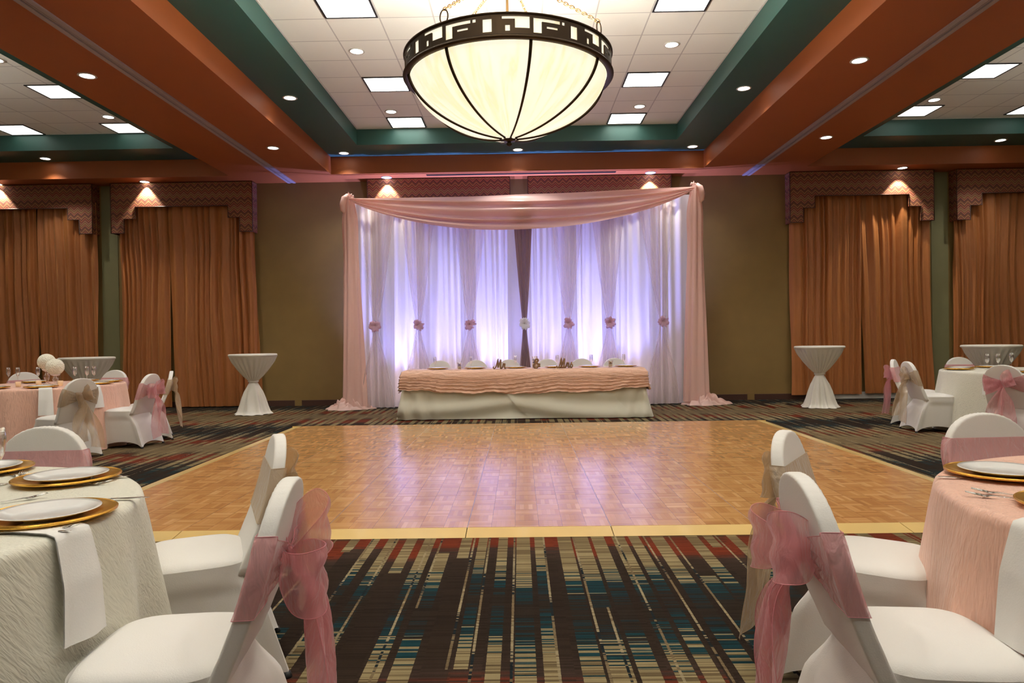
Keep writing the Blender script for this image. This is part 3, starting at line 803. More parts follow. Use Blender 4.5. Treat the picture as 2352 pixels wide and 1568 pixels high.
for i in range(7):
    x0 = -3.2 + i * PX; g = .003
    a = -.14 if i == 0 else 0; b = .14 if i == 6 else 0
    mesh('edge_ramp', [ramp_x(x0 + g + a, x0 + PX - g + b, 4.47, 4.637, 0)], parent=df, smooth=False)
    mesh('edge_ramp', [ramp_x(x0 + g + a, x0 + PX - g + b, 10.39, 10.253, 0)], parent=df, smooth=False)
for j in range(6):
    y0 = 4.64 + j * PY
    for xa, xb in ((-3.34, -3.203), (3.565, 3.425)):
        z = .022; ya, yb = y0 + .003, y0 + PY - .003
        v = [(xa, ya, .001), (xa, yb, .001), (xb, yb, z), (xb, ya, z), (xb, yb, .001), (xb, ya, .001)]
        mesh('edge_ramp', [(v, [(0, 1, 2, 3), (3, 2, 4, 5), (0, 5, 4, 1), (0, 3, 5), (1, 4, 2)], 'ochre')], parent=df, smooth=False)

# ------------------------------------------------------------------ banquet chair with spandex cover, facing +y
ZT = .89
def back_hw(s):     # half width of the back at height s above floor
    if s < .66: return .205 + .006 * (s - .42) / .24
    q = (s - .66) / (ZT - .66); return .211 * max(0, 1 - q ** 2.25) ** .5
def back_y(s): return -.185 - .145 * (s - .42) / (ZT - .42) - .02 * sin(pi * (s - .42) / (ZT - .42))
def back_mesh():
    out = []
    for i in range(9): out.append((.205 + .004 * i / 8, .40 + .26 * i / 8))
    for i in range(1, 72):
        a = pi * (i / 72 - .035 * sin(4 * pi * i / 72)) ; c, s_ = cos(a), sin(a)
        out.append((.210 * (abs(c) ** (2 / 2.25)) * (1 if c > 0 else -1), .66 + (ZT - .66) * s_ ** (2 / 2.25)))
    for i in range(9): out.append((-.209 + .004 * i / 8, .66 - .26 * i / 8))
    for i in range(1, 8): out.append((-.205 + .41 * i / 8, .40))
    cz = .62; n = len(out)
    rg = [(.001, .0215), (.3, .022), (.6, .0225), (.85, .0232), (.94, .0235), (.968, .0234), (.982, .0226), (.993, .0200), (.999, .015), (1, .010)]
    rg = rg + [(a_, -b_) for a_, b_ in rg[::-1]]
    def f(u, v):
        X, Z = out[int(round(u * n)) % n]; r, th = rg[int(round(v * (len(rg) - 1)))]
        z = cz + (Z - cz) * r; pk = .0012 * sin(37 * u * 6.28) * (1 if .95 < r <= 1 else 0)
        return (X * r, back_y(z) + th, z + pk)
    return [G(f, n, len(rg) - 1, 'spandex', cu=True, flip=True)]
def seat_mesh():
    def outl(a, e=4.2):
        c, s_ = cos(a), sin(a)
        return (.222 * abs(c) ** (2 / e) * (1 if c >= 0 else -1), -.005 + .195 * abs(s_) ** (2 / e) * (1 if s_ >= 0 else -1))
    prof = [(0, .482), (.3, .480), (.6, .476), (.82, .468), (.93, .458), (.98, .443), (1.0, .425), (.995, .405), (.985, .395)]
    def f(u, v):
        X, Y = outl(2 * pi * u); i = v * (len(prof) - 1); r, z = prof[int(round(i))]
        r = max(r, .001)
        return (X * r, -.005 + (Y + .005) * r, z)
    return [G(f, 64, len(prof) - 1, 'spandex', cu=True, flip=True)]
def skirt_mesh():
    top = [(-.224, -.200), (.224, -.200), (.224, .191), (-.224, .191)]
    bot = [(-.235, -.335), (.235, -.335), (.225, .205), (-.225, .205)]
    P = []
    for s_ in range(4):
        a, b = top[s_], top[(s_ + 1) % 4]; c, d = bot[s_], bot[(s_ + 1) % 4]
        nx, ny = (b[1] - a[1]), -(b[0] - a[0]); l = sqrt(nx * nx + ny * ny); nx /= l; ny /= l
        def f(u, v, a=a, b=b, c=c, d=d, nx=nx, ny=ny, s_=s_):
            tx, ty = a[0] + (b[0] - a[0]) * u, a[1] + (b[1] - a[1]) * u
            bx, by = c[0] + (d[0] - c[0]) * u, c[1] + (d[1] - c[1]) * u
            x, y = tx + (bx - tx) * v, ty + (by - ty) * v
            e = min(u, 1 - u)
            arch = (.075 if s_ != 0 else .06) * (1 - (2 * u - 1) ** 2) ** .7
            z = .447 + (arch + .003 - .447) * v
            a_ = atan2(y + .005, x); e_ = 4.2; k_ = 1 - sst(.04, .42, v)
            sx = .2235 * abs(cos(a_)) ** (2 / e_) * (1 if cos(a_) >= 0 else -1); sy = -.005 + .1965 * abs(sin(a_)) ** (2 / e_) * (1 if sin(a_) >= 0 else -1)
            x, y = x + (sx - x) * k_, y + (sy - y) * k_
            ins = .015 * sst(.05, .17, e) * sst(.16, .30, v) + .016 * sin(pi * u) * v
            return (x - nx * ins, y - ny * ins, z)
        P.append(G(f, 22, 18, 'spandex'))
    return P
def foot_parts(x, y): return [Lt([(.001, 0), (.016, 0), (.018, .006), (.012, .022), (.001, .024)], 'foot', 10, (x, y, 0))]
def sash_band(key):
    P = []
    # loop around the back: front straight, sides, rear gathers into the knot
    def ring(u):
        # returns x, y-offset sign, taper 0..1(knot), at parameter u along the loop (0 = knot going +x side rear -> front -> back to knot)
        t = u * 4
        if t < 1.35: q = t / 1.35; return (.214 * q, -.028 - .003 * sin(pi * q), 1 - q)
        if t < 1.55: q = (t - 1.35) / .2; return (.214 + .003 * sin(pi * q), -.028 + .056 * q, 0)
        if t < 2.45: q = (t - 1.55) / .9; return (.214 - .428 * q, .028, 0)
        if t < 2.65: q = (t - 2.45) / .2; return (-.214 - .003 * sin(pi * q), .028 - .056 * q, 0)
        q = (t - 2.65) / 1.35; return (-.214 + .214 * q, -.028 - .003 * sin(pi * q), q)
    def f(u, v):
        x, yo, k = ring(u)
        zc = .685 + .000 * k; hh = .098 - .078 * k ** 1.1
        z = zc + (v - .5) * 2 * hh + .006 * sin(20 * v + 6 * u) * k
        hw = back_hw(min(z, ZT - .01)); lim = max(.05, hw + .003)
        x = max(-lim, min(lim, x))
        yo += (-.010 if yo < 0 else .0) * abs(sin(14 * v + 3 * x * 9)) * sst(0, .5, k) * 1.2
        return (x, back_y(z) + yo, z)
    P.append(G(f, 96, 14, key))
    # thin rolled hems
    for v in (0, 1):
        P.append(T([f(i / 96, v) for i in range(97)], .0011, key + '_hem', 4))
    return P
def bow_mesh(key, seed):
    rnd = random.Random(seed); P = []
    K = Vector((0, back_y(.683) - .045, .683))
    for sd in (1, -1):
        L = rnd.uniform(.15, .19) * (.6 if key == 'goldorg' else 1); el = rnd.uniform(-.15, .75) if sd > 0 else rnd.uniform(-.45, .35)
        out = Vector((sd * cos(el), -.55, sin(el))).normalized()
        wd = Vector((-sd * sin(el) * .6, 0, cos(el))).normalized()
        op = out.cross(wd).normalized() * sd
        def f(u, v, out=out, wd=wd, op=op, L=L, sd=sd):
            t = 2 * pi * u
            w = (v - .5) * 2 * (.012 + .078 * sin(t / 2) ** .8)
            rip = .004 * sin(4 * v * pi + 3 * sd) * sin(t / 2) + .003 * sin(8 * v + 3 * t)
            return tuple(K + out * (L * (.5 - .5 * cos(t)) ** .85 + rip) + op * (L * .30 * sin(t) + rip) + wd * w)
        P.append(G(f, 36, 12, key))
        for v in (0, 1): P.append(T([f(i / 36, v) for i in range(37)], .0011, key + '_hem', 4))
    tails = []
    for sd in (1, -1):
        ln = rnd.uniform(.46, .58); sp = sd * rnd.uniform(.05, .12); ph = rnd.uniform(0, 6)
        def f(u, v, ln=ln, sp=sp, ph=ph, sd=sd):
            w = .014 + .062 * sst(0, .45, v) + .012 * v
            x = sp * sst(0, .8, v) + (u - .5) * 2 * w
            z = K.z - ln * v - .04 * sd * (u - .5) * sst(.8, 1, v)
            y = K.y - .05 * sst(0, .2, v) - .055 * v + .022 * sin(6 * (u - .5) + ph + 3 * v) * sst(0, .3, v) + .012 * sin(9 * v + ph + 8 * u)
            return (x, y, z)
        tails.append([G(f, 14, 30, key)] + [T([f(uu, i / 30) for i in range(31)], .0011, key + '_hem', 4) for uu in (0, 1)] + [T([f(i / 14, 1) for i in range(15)], .0011, key + '_hem', 4)])
    kn = [Lt([(.001, -.03), (.014, -.026), (.022, -.01), (.024, .006), (.016, .024), (.001, .03)], key, 14, (0, K.y + .008, K.z))]
    return P, tails, kn
def chair_proto(key, seed, sash=True):
    t = thing('banquet_chair', '', 'chair')
    mesh('backrest', back_mesh(), parent=t)
    mesh('seat', seat_mesh(), parent=t)
    mesh('skirt', skirt_mesh(), parent=t)
    for x, y in ((-.228, -.325), (.228, -.325), (.218, .198), (-.218, .198)):
        mesh('foot', foot_parts(x, y), parent=t)
    if sash:
        s_ = mesh('sash', sash_band(key), parent=t)
        lp, tails, kn = bow_mesh(key, seed)
        b_ = mesh('bow', lp + kn, parent=s_)
        for tt in tails: mesh('tail', tt, parent=s_)
    return t
# chair: position of the top of its back, table centre it faces
def chair_at(top, cen, kind, seed, label, group, dist=None, yaw=0.0):
    d = Vector((cen[0] - top[0], cen[1] - top[1])); D = d.length; d.normalize()
    if dist: top = (cen[0] - d.x * dist, cen[1] - d.y * dist)
    fa = atan2(d.y, d.x) + yaw
    o = (top[0] + cos(fa) * .33, top[1] + sin(fa) * .33, 0)
    rz = fa - pi / 2
    key = kind + str(seed)
    place(PR, key, lambda: chair_proto(kind, seed), o, rz, label, group)
    return (atan2(-d.y, -d.x), (dist or D) - .33 - .21)     # angle of the chair from the table centre, distance of the seat front
LN, RN, LF, RF = (-2.13, 2.0), (2.22, 1.98), (-5.95, 8.72), (6.38, 9.0)
g = 'chairs round the near left table'
dents = {'LN': [], 'RN': [], 'LF': [], 'RF': []}
dents['LN'].append(chair_at((-.64, 1.93), LN, 'pinkorg', 1, 'nearest left white covered chair, with a rose sash and bow', g, yaw=.17))
dents['LN'].append(chair_at((-1.03, 2.82), LN, 'goldorg', 2, 'white covered chair with champagne sash just beyond the nearest left chair', g, dist=1.43, yaw=-.22))
dents['LN'].append(chair_at((-2.2, 3.24), LN, 'pinkorg', 4, 'white covered chair facing the camera behind the gold plates of the near left table', g))
g = 'chairs round the near right table'
dents['RN'].append(chair_at((.75, 1.91), RN, 'pinkorg', 3, 'white covered chair with large rose bow, nearest at the right', g, yaw=-.13))
dents['RN'].append(chair_at((1.03, 2.77), RN, 'goldorg', 5, 'white covered chair with champagne sash, partly behind the nearest right one', g))
dents['RN'].append(chair_at((2.14, 3.28), RN, 'pinkorg', 4, 'white covered chair facing the camera with wide rose band behind the near right table', g))
g = 'chairs round the far left table'
dents['LF'].append(chair_at((-4.93, 7.8), LF, 'goldorg', 2, 'white covered chair with champagne bow seen from behind at the pink table', g, dist=1.5, yaw=.35))
dents['LF'].append(chair_at((-4.54, 8.64), LF, 'pinkorg', 3, 'white covered chair with rose bow seen from the side at the pink table', g))
dents['LF'].append(chair_at((-4.66, 9.37), LF, 'goldorg', 5, 'white covered chair with champagne sash behind the side-on rose-bowed one at left', g))
dents['LF'].append(chair_at((-5.78, 10.0), LF, 'pinkorg', 4, 'white covered chair top showing behind the pink table, under the cocktail table', g))
dents['LF'].append(chair_at((-6.9, 9.72), LF, 'pinkorg', 4, 'white covered chair top showing behind the champagne flutes at the left frame edge', g))
dents['LF'].append(chair_at((-6.22, 7.25), LF, 'pinkorg', 3, 'white covered chair cut by the left frame edge below the far pink table', g, dist=1.52))
g = 'chairs round the far right table'
dents['RF'].append(chair_at((4.98, 9.12), RF, 'goldorg', 2, 'white covered chair with champagne bow, side-on at the cream table at right', g, dist=1.40))
dents['RF'].append(chair_at((5.22, 9.9), RF, 'pinkorg', 3, 'white covered chair with rose sash behind the side-on champagne-bowed one at right', g))
dents['RF'].append(chair_at((5.33, 7.83), RF, 'pinkorg', 1, 'white covered chair with rose bow seen from behind at the cream table', g, dist=1.56, yaw=-.25))
dents['RF'].append(chair_at((6.44, 10.4), RF, 'pinkorg', 4, 'white covered chair top behind the cream table, left of the champagne flutes', g))
hn = ['first from the left', 'second from the left', 'third from the left, behind the Mr letters', 'fourth from the left, right of the ampersand', 'fifth from the left, right of the Mrs letters', 'rightmost of the row']
for i, px in enumerate((1007, 1091, 1168, 1257, 1337, 1413)):
    x = (px - 1193) / 1617 * 12.15 + .0
    place(PR, 'plain', lambda: chair_proto('pinkorg', 1, False), (x, 12.0, 0), pi, 'white covered chair behind the head table, ' + hn[i], 'chairs behind the head table')

# ------------------------------------------------------------------ round tables
def round_cloth(name, cen, R, key, label, dn, seed, nf=15):
    rnd = random.Random(seed)
    ph = [rnd.uniform(0, 6.28) for _ in range(4)]
    zt = .765
    def f(u, v):
        a = 2 * pi * u
        if v < .4:
            r = R * (v / .4) ** .8; z = zt
            q = v / .4
        else:
            q = ((v - .4) / .6) ** 1.7; rd = min(1, q / .03) * pi / 2
            z = zt - .022 * (1 - cos(rd)) - (zt - .030) * max(0, q - .03) / .97
            fold = sin(nf * a + ph[0] + .9 * sin(3 * a)) + .5 * sin((nf + 6) * a + ph[1])
            r = R - .012 + .022 * sin(rd) + .004 * min(1, q * 8) + q * (.085 + .040 * fold)
            for da, ds in dn:
                dd = (a - da + pi) % (2 * pi) - pi
                if ds < R - .12 and z < .74:
                    side = abs(dd) * R
                    k = (1 - sst(.20, .42, side)) * (1 - sst(.48, .74, z))
                    lim = (ds - .01) if ds < R - .12 else max(ds - .01, R - .03)
                    if r > lim: r = r + (lim - r) * k
        return (r * cos(a), r * sin(a), z)
    v, fc = grid(f, 240, 50, True, True)
    o = mesh(name, [(v, fc, key)], loc=(cen[0], cen[1], 0))
    return tag(o, label, 'tablecloth')
def round_table(cen, label):
    t = thing('folding_table', label, 'table', (cen[0], cen[1], 0), 0, 'round banquet tables under cloths')
    mesh('tabletop', [Lt([(.001, .74), (.88, .74), (.88, .76), (.001, .76)], 'cream', 48)], parent=t)
    for a in range(4):
        x, y = .45 * cos(a * pi / 2 + .4), .45 * sin(a * pi / 2 + .4)
        mesh('leg', [T([(x, y, 0), (x, y, .74)], .014, 'steel', 8)], parent=t)
round_table(LN, 'round folding table under the near ivory cloth'); round_table(RN, 'round folding table under the near pink cloth')
round_table(LF, 'round folding table under the far pink cloth'); round_table(RF, 'round folding table under the far cream cloth')
round_cloth('tablecloth', LN, .91, 'ivory', 'ivory crinkled taffeta cloth on the near left round table', dents['LN'], 1)
round_cloth('tablecloth', RN, .91, 'pinkc', 'blush pink crinkled cloth on the near right round table', dents['RN'], 2)
round_cloth('tablecloth', LF, .90, 'pinkc', 'blush pink crinkled cloth on the far left round table', dents['LF'], 3)
round_cloth('tablecloth', RF, .90, 'ivory', 'cream crinkled cloth on the far right round table', dents['RF'], 4)

# ------------------------------------------------------------------ cocktail tables
def cocktail():
    t = thing('cocktail_table', '', 'table')
    mesh('tabletop', [Lt([(.001, 1.052), (.39, 1.052), (.405, 1.046), (.408, 1.03), (.405, 1.018), (.39, 1.012)][::-1], 'cock', 48)], parent=t)
    mesh('pole', [Lt([(.03, .02), (.03, 1.02)], 'black', 12), Lt([(.001, 0), (.26, 0), (.26, .012), (.03, .03)], 'black', 24)], parent=t)
    prof = [(.402, 1.02), (.385, .99), (.33, .90), (.25, .78), (.16, .665), (.095, .60), (.070, .575), (.072, .55), (.10, .50), (.15, .40), (.19, .28), (.225, .15), (.26, .05), (.30, .008)]
    def f(u, v):
        a = 2 * pi * u; i = v * (len(prof) - 1); j = min(len(prof) - 2, int(i)); q = i - j
        r = prof[j][0] * (1 - q) + prof[j + 1][0] * q; z = prof[j][1] * (1 - q) + prof[j + 1][1] * q
        fo = .045 * sst(1.02, .9, z) * (1 if z > .575 else 0) + (.09 * sst(.56, .3, z) if z < .575 else 0)
        r *= 1 + fo * sin((26 if z > .575 else 11) * a + 2 * sin(2 * a) + (2 * z if z < .575 else 0)) + .03 * sin(5 * a + 1)
        if z < .02: z += .004 * sin(11 * a)
        return (r * cos(a), r * sin(a), max(z, .004))
    sk = mesh('spandex_cover', [G(f, 208, 52, 'cock', cu=True, flip=False)], parent=t)
    mesh('tie', [T([(.078 * cos(a), .078 * sin(a), .572 + .004 * sin(2 * a)) for a in [2 * pi * i / 24 for i in range(24)]], .014, 'cock', 8, True, .9)], parent=sk)
    return t
for x, y, rz, lab in ((-4.66, 12.25, 0, 'white draped cocktail table in front of the wide copper curtain beside the olive wall'),
                      (5.15, 12.15, 1.2, 'white draped cocktail table standing right of the olive wall and backdrop'),
                      (-7.02, 11.35, 2.0, 'white draped cocktail table behind the far pink table at left'),
                      (7.30, 10.98, .6, 'white draped cocktail table behind the far cream table at right')):
    place(PR, 'ck', cocktail, (x, y, 0), rz, lab, 'tied cocktail tables')

# ------------------------------------------------------------------ head table
ht = thing('banquet_table', 'long folding head table hidden under the cloths', 'table', (.06, 11.36, 0))
for i in range(2): mesh('tabletop', [B(-1.84 + i * 1.845, -.005 + i * 1.845, -.30, .30, .72, .748, 'cream')], parent=ht, smooth=False)
for x in (-1.5, 1.5):
    for y in (-.24, .24): mesh('leg', [T([(x, y, 0), (x, y, .72)], .014, 'steel', 8)], parent=ht)
def rect_path(u, hx, hy, rc=.05):
    """rounded rectangle perimeter, starts at front left, runs along the front"""
    L = [2 * hx, 2 * hy, 2 * hx, 2 * hy]; tot = sum(L); s = u * tot
    cs = [(-hx, -hy), (hx, -hy), (hx, hy), (-hx, hy)]
    for i in range(4):
        if s <= L[i] + 1e-9:
            a, b = cs[i], cs[(i + 1) % 4]; q = s / L[i]
            return (a[0] + (b[0] - a[0]) * q, a[1] + (b[1] - a[1]) * q, i, q)
        s -= L[i]
    return (-hx, -hy, 3, 1)
def skirt_front(xa, xb, seam, k, yo):
    return None
def under(u, v):
    x, y, side, q = rect_path(u, 1.87, .315)
    d = v; fl = .13 * d ** 1.2
    nx, ny = ((0, -1), (1, 0), (0, 1), (-1, 0))[side]
    # flare; corners flare in both directions
    ex = fl * (1 if x > 1.86 else -1 if x < -1.86 else x / 1.87 * .6)
    ey = fl * (-1 if side == 0 else .3 if side == 2 else (q * 2 - 1) * (1 if side == 1 else -1))
    z = .752 - .738 * v
    if side == 0:
        # diagonal catenary drapes meeting right of the middle
        xc = x; ph = (xc + .55) if xc < -.0 else (1.75 - xc)
        w = .034 * sin(9 * (v * 1.4 - .45 * (abs(xc + .2)) + .15 * xc * xc)) * sst(.38, .75, v)
        edge = .040 * sin(26 * (abs(xc) - 1.2) + 6 * v) * sst(1.1, 1.8, abs(xc)) * v
        ey -= w + edge
    else:
        ey2 = .02 * sin(30 * (x + y) + 3 * v) * v
        ex += ey2 if side in (1, 3) else 0; ey += ey2 if side == 2 else 0
    return (x + ex, y + ey, z)
tc = thing('tablecloth', 'long grey-white floor length cloth with swooping folds on the head table', 'tablecloth', (.06, 11.36, 0))
mesh('drop', [G(under, 320, 40, 'cream', cu=True, flip=False)], parent=tc)
mesh('top', [B(-1.868, 1.868, -.313, .313, .750, .753, 'cream')], parent=tc, smooth=False)
# second cloth edge overlapping diagonally on the front
def lap(u, v):
    x = -.42 + (.50 * v ** 1.6) + (1.6) * u; vv = v
    X, Y, Z = under((x + 1.87) / (2 * (3.74 + .63)), vv)
    return (X + .0, Y - .014 * (1 - u) ** .5 - .004 - .006 * sin(6 * u + 3 * v), Z + .001)
mesh('overlap', [G(lap, 60, 40, 'cream', flip=False)], parent=tc)
ov = thing('table_overlay', 'blush pink crinkled overlay cloth covering the top of the head table', 'tablecloth', (.06, 11.36, 0))
def over_drop(a0, a1, seed):
    def f(u, v):
        uu = a0 + (a1 - a0) * u
        x, y, side, q = rect_path(uu, 1.885, .33)
        dep = .285 + .035 * sin(2.0 * x + 1.0) * (1 if side == 0 else 0)
        if side == 0: dep = .20 + .02 * sin(9 * x) * sin(3.1 * x) + .10 * (1 - (x / 1.95) ** 2) ** .6 if abs(x) < 1.9 else .21
        rd = .065
        out = rd * sin(min(1, v * 6) * pi / 2); z = .772 - rd * (1 - cos(min(1, v * 6) * pi / 2)) - dep * v
        wv = .014 * sin(x * 13 + y * 9 + 4 * v + seed) * v + .014 * sin(34 * v + 3 * sin(3 * x + seed) + 5 * x) * v + .010 * sin(61 * v + 9 * sin(2 * x))
        out += wv + .025 * v
        nx, ny = ((0, -1), (1, 0), (0, 1), (-1, 0))[side]
        cx = out * .7 if (x > 1.87 and side in (0, 2)) else (-out * .7 if (x < -1.87 and side in (0, 2)) else 0)
        return (x + nx * out + (cx if ny else 0), y + ny * out, z + .004 * sin(50 * x))
    return G(f, 260, 26, 'pinkh')
mesh('main_piece', [over_drop(.0 + .058, .94, 0), B(-1.36, 1.885, -.33, .33, .757, .7725, 'pinkh')], parent=ov)
mesh('end_piece', [over_drop(.94, .9999, 2), over_drop(0, .0585, 2), B(-1.885, -1.36, -.332, .332, .757, .7735, 'pinkh')], parent=ov)
ZTOP = .775

# ------------------------------------------------------------------ tableware protos
def charger():
    t = thing('charger_plate', '', 'charger plate')
    mesh('plate_body', [Lt([(.001, .003), (.10, .003), (.115, .006), (.150, .016), (.170, .018), (.177, .017), (.176, .012), (.150, .009), (.112, 0), (.001, 0)], 'gold', 56)], parent=t)
    mesh('beaded_rim', [T([(.172 * cos(a), .172 * sin(a), .0175) for a in [2 * pi * i / 56 for i in range(56)]], .0022, 'gold', 6, True)], parent=t)
    return t
def plate():
    t = thing('dinner_plate', '', 'plate')
    mesh('plate_body', [Lt([(.001, .0075), (.08, .0075), (.092, .010), (.120, .0195), (.134, .022), (.135, .0205), (.118, .0155), (.085, .001), (.075, 0), (.001, 0)], 'china', 56)], parent=t)
    return t
def flute(h=.205):
    t = thing('champagne_flute', '', 'champagne flute')
    mesh('bowl', [Lt([(.004, .085), (.012, .092), (.021, .112), (.0265, .145), (.0265, .175), (.0235, h), (.0222, h), (.025, .175), (.025, .145), (.019, .114), (.010, .095), (.001, .09)], 'glass', 24)], parent=t)
    mesh('stem', [Lt([(.006, .004), (.0035, .012), (.0032, .06), (.0045, .086)], 'glass', 12)], parent=t)
    mesh('foot', [Lt([(.001, 0), (.031, 0), (.032, .0015), (.006, .005), (.001, .005)], 'glass', 24)], parent=t)
    return t
def votive():
    t = thing('votive_candle', '', 'candle holder')
    mesh('glass_cup', [Lt([(.001, 0), (.024, 0), (.026, .004), (.031, .062), (.0285, .062), (.024, .01), (.001, .008)], 'votive', 20)], parent=t)
    mesh('candle', [Lt([(.001, .030), (.022, .030), (.021, .009)][::-1], 'whitec', 16)], parent=t)
    return t
def fork():
    t = thing('dinner_fork', '', 'fork')
    P = [T([(0, -.10, .003), (0, -.06, .003), (0, .0, .004), (0, .03, .006)], [.006, .0055, .003, .0045], 'steel', 8, flat=.35)]
    mesh('handle', P, parent=t)
    mesh('head', [T([(0, .028, .006), (0, .045, .004), (0, .055, .005)], [.005, .012, .012], 'steel', 8, flat=.22)] + [T([(x, .053, .005), (x, .075, .009), (x, .097, .013)], [.0018, .0015, .0008], 'steel', 5) for x in (-.009, -.003, .003, .009)], parent=t)
    return t
def knife():
    t = thing('table_knife', '', 'knife')
    mesh('handle', [T([(0, -.11, .003), (0, -.06, .004), (0, 0, .004)], [.007, .007, .005], 'steel', 8, flat=.5)], parent=t)
    mesh('blade', [T([(0, 0, .004), (.001, .05, .004), (.001, .10, .004), (-.003, .118, .004)], [.006, .009, .009, .002], 'steel', 8, flat=.18)], parent=t)
    return t
def put(kind, maker, x, y, z, rz, lab, group): return place(PR, kind, maker, (x, y, z), rz, lab, group)
def setting(x, y, z, lab, grp, big=True):
    put('charger', charger, x, y, z, 0, 'gold charger plate ' + lab, grp + ' chargers')
    put('plate', plate, x, y, z + .0045, 0, 'white dinner plate ' + lab, grp + ' dinner plates')
zt = .768
def pix(px, py, z):      # point of the room that the photo shows there, at height z
    r = Vector((px - 1176, py - 784, FPX)); dxyz = (r.dot(xv), r.dot(yv), -r.dot(dv)); k = (z - H) / dxyz[2]
    return dxyz[0] * k, dxyz[1] * k
# near left
for px, py, lab in ((112, 1175, 'in front of the nearest left chair'), (155, 1092, 'in front of the second left chair'), (-42, 1074, 'cut by the left frame edge')):
    x, y = pix(px, py, .785); setting(x, y, zt, lab, 'near left table')
for px, py, rz, kd, lab in ((45, 1096, .5, 'fork', 'left of the second plate on the ivory cloth'), (20, 1088, .9, 'fork', 'beside the foot of the flute at the left edge'),
                            (215, 1099, -1.25, 'knife', 'between the two plates on the ivory cloth'), (188, 1113, -1.35, 'fork', 'just before the rim of the second plate on the ivory cloth'),
                            (255, 1146, -1.45, 'knife', 'sticking out right of the nearest left plate'), (95, 1216, -1.5, 'fork', 'in front of the nearest left plate'),
                            (60, 1222, -1.55, 'knife', 'at the table edge before the nearest left plate'), (28, 1150, -.8, 'fork', 'behind the nearest left plate, tines showing')):
    x, y = pix(px, py, .77); put(kd, fork if kd == 'fork' else knife, x, y, zt, rz, 'steel ' + kd + ' ' + lab, 'cutlery on the near left table')
x, y = pix(-4, 1112, .77); put('flute', flute, x, y, zt, 0, 'clear champagne flute at the left frame edge on the near ivory cloth', 'near left table flutes')
# near right
x, y = pix(2303, 1080, .785); setting(x, y, zt, 'on the pink cloth in front of the far chair at right', 'near right table')
x, y = pix(2505, 1155, .785); setting(x, y, zt, 'cut by the right frame edge on the near pink cloth', 'near right table')
for px, py, rz, kd, lab in ((2235, 1098, 1.35, 'knife', 'before the gold charger on the near pink cloth'), (2305, 1143, 1.1, 'fork', 'left of the cut-off charger on the near pink cloth'), (2318, 1136, 1.0, 'fork', 'beside its twin left of the cut-off charger')):
    x, y = pix(px, py, .77); put(kd, None, x, y, zt, rz, 'steel ' + kd + ' ' + lab, 'cutlery on the near right table')
def napkin(cen, R, ang, w0, w1, drop, key, label, skew=0.0, inn=.16):
    """folded napkin lying on the table edge and hanging over it"""
    def f(u, v):
        s = v * (inn + drop); w = w0 + (w1 - w0) * v
        t = (u - .5) * w + skew * max(0, s - inn)
        if s < inn: r = R - inn + s; z = zt + .004
        else: q = (s - inn); r = R + .016 + .02 * min(1, q * 8) + .17 * q; z = zt + .002 - q - .004
        r += .006 * sin(7 * u + 4 * v) * v
        a = ang + t / R
        return (cen[0] + r * cos(a), cen[1] + r * sin(a), z)
    v1, f1 = grid(f, 16, 40); v2 = [(x, y, z + .003) if z > zt - .01 else (x + .004 * cos(ang), y + .004 * sin(ang), z) for x, y, z in v1]
    return tag(mesh('folded_napkin', [(v1, f1, key), (v2, [q[::-1] for q in f1], key)]), label, 'napkin')
napkin(LN, .91, -.13, .11, .135, .27, 'whitec', 'white folded napkin hanging over the edge of the near ivory cloth', skew=-.10)
napkin(RN, .91, pi + .19, .125, .15, .30, 'whitec', 'white folded napkin hanging over the edge of the near pink cloth', skew=.06)
napkin(LF, .90, -.38, .13, .15, .26, 'whitec', 'white folded napkin hanging over the far pink cloth beside the side-on chair')
napkin(RF, .90, pi + .62, .13, .15, .26, 'whitec', 'white folded napkin hanging over the left side of the far cream cloth')
napkin(LF, .90, -.95, .12, .14, .30, 'whitec', 'white folded napkin hanging on the far pink cloth, mostly behind the champagne-bowed chair')
napkin(RF, .90, -1.95, .12, .14, .30, 'whitec', 'white folded napkin hanging on the far cream cloth, right of the rose-bowed chair')
# far left table
for i, (a, lab) in enumerate(((-1.0, 'before the champagne-bowed chair on the far pink cloth'), (-.05, 'before the side-on rose-bowed chair on the far pink cloth'), (.62, 'near the right rim of the far pink cloth'),
                              (1.45, 'at the back of the far pink cloth under the cocktail table'), (2.3, 'at the back left of the far pink cloth'), (-1.75, 'at the left frame edge on the far pink cloth'))):
    setting(LF[0] + .70 * cos(a), LF[1] + .70 * sin(a), zt, lab, 'far left table')
fl = [(9, 872, 'leftmost'), (31, 872, 'second from the left'), (78, 869, 'left of the taller blossom ball'), (126, 873, 'in front of the lower blossom ball'), (164, 869, 'right of the blossom balls'), (192, 868, 'left of the pair before the cocktail table'), (208, 866, 'right of the pair before the cocktail table')]
for px, py, lab in fl:
    x, y = pix(px, py + 3, .77)
    y = max(LF[1] - .55, min(LF[1] + .5, y)); x = (px - 1193) / 1617 * y
    put('flute', None, x, y, zt, 0, 'champagne flute on the far pink cloth, ' + lab, 'flutes on the far left table')
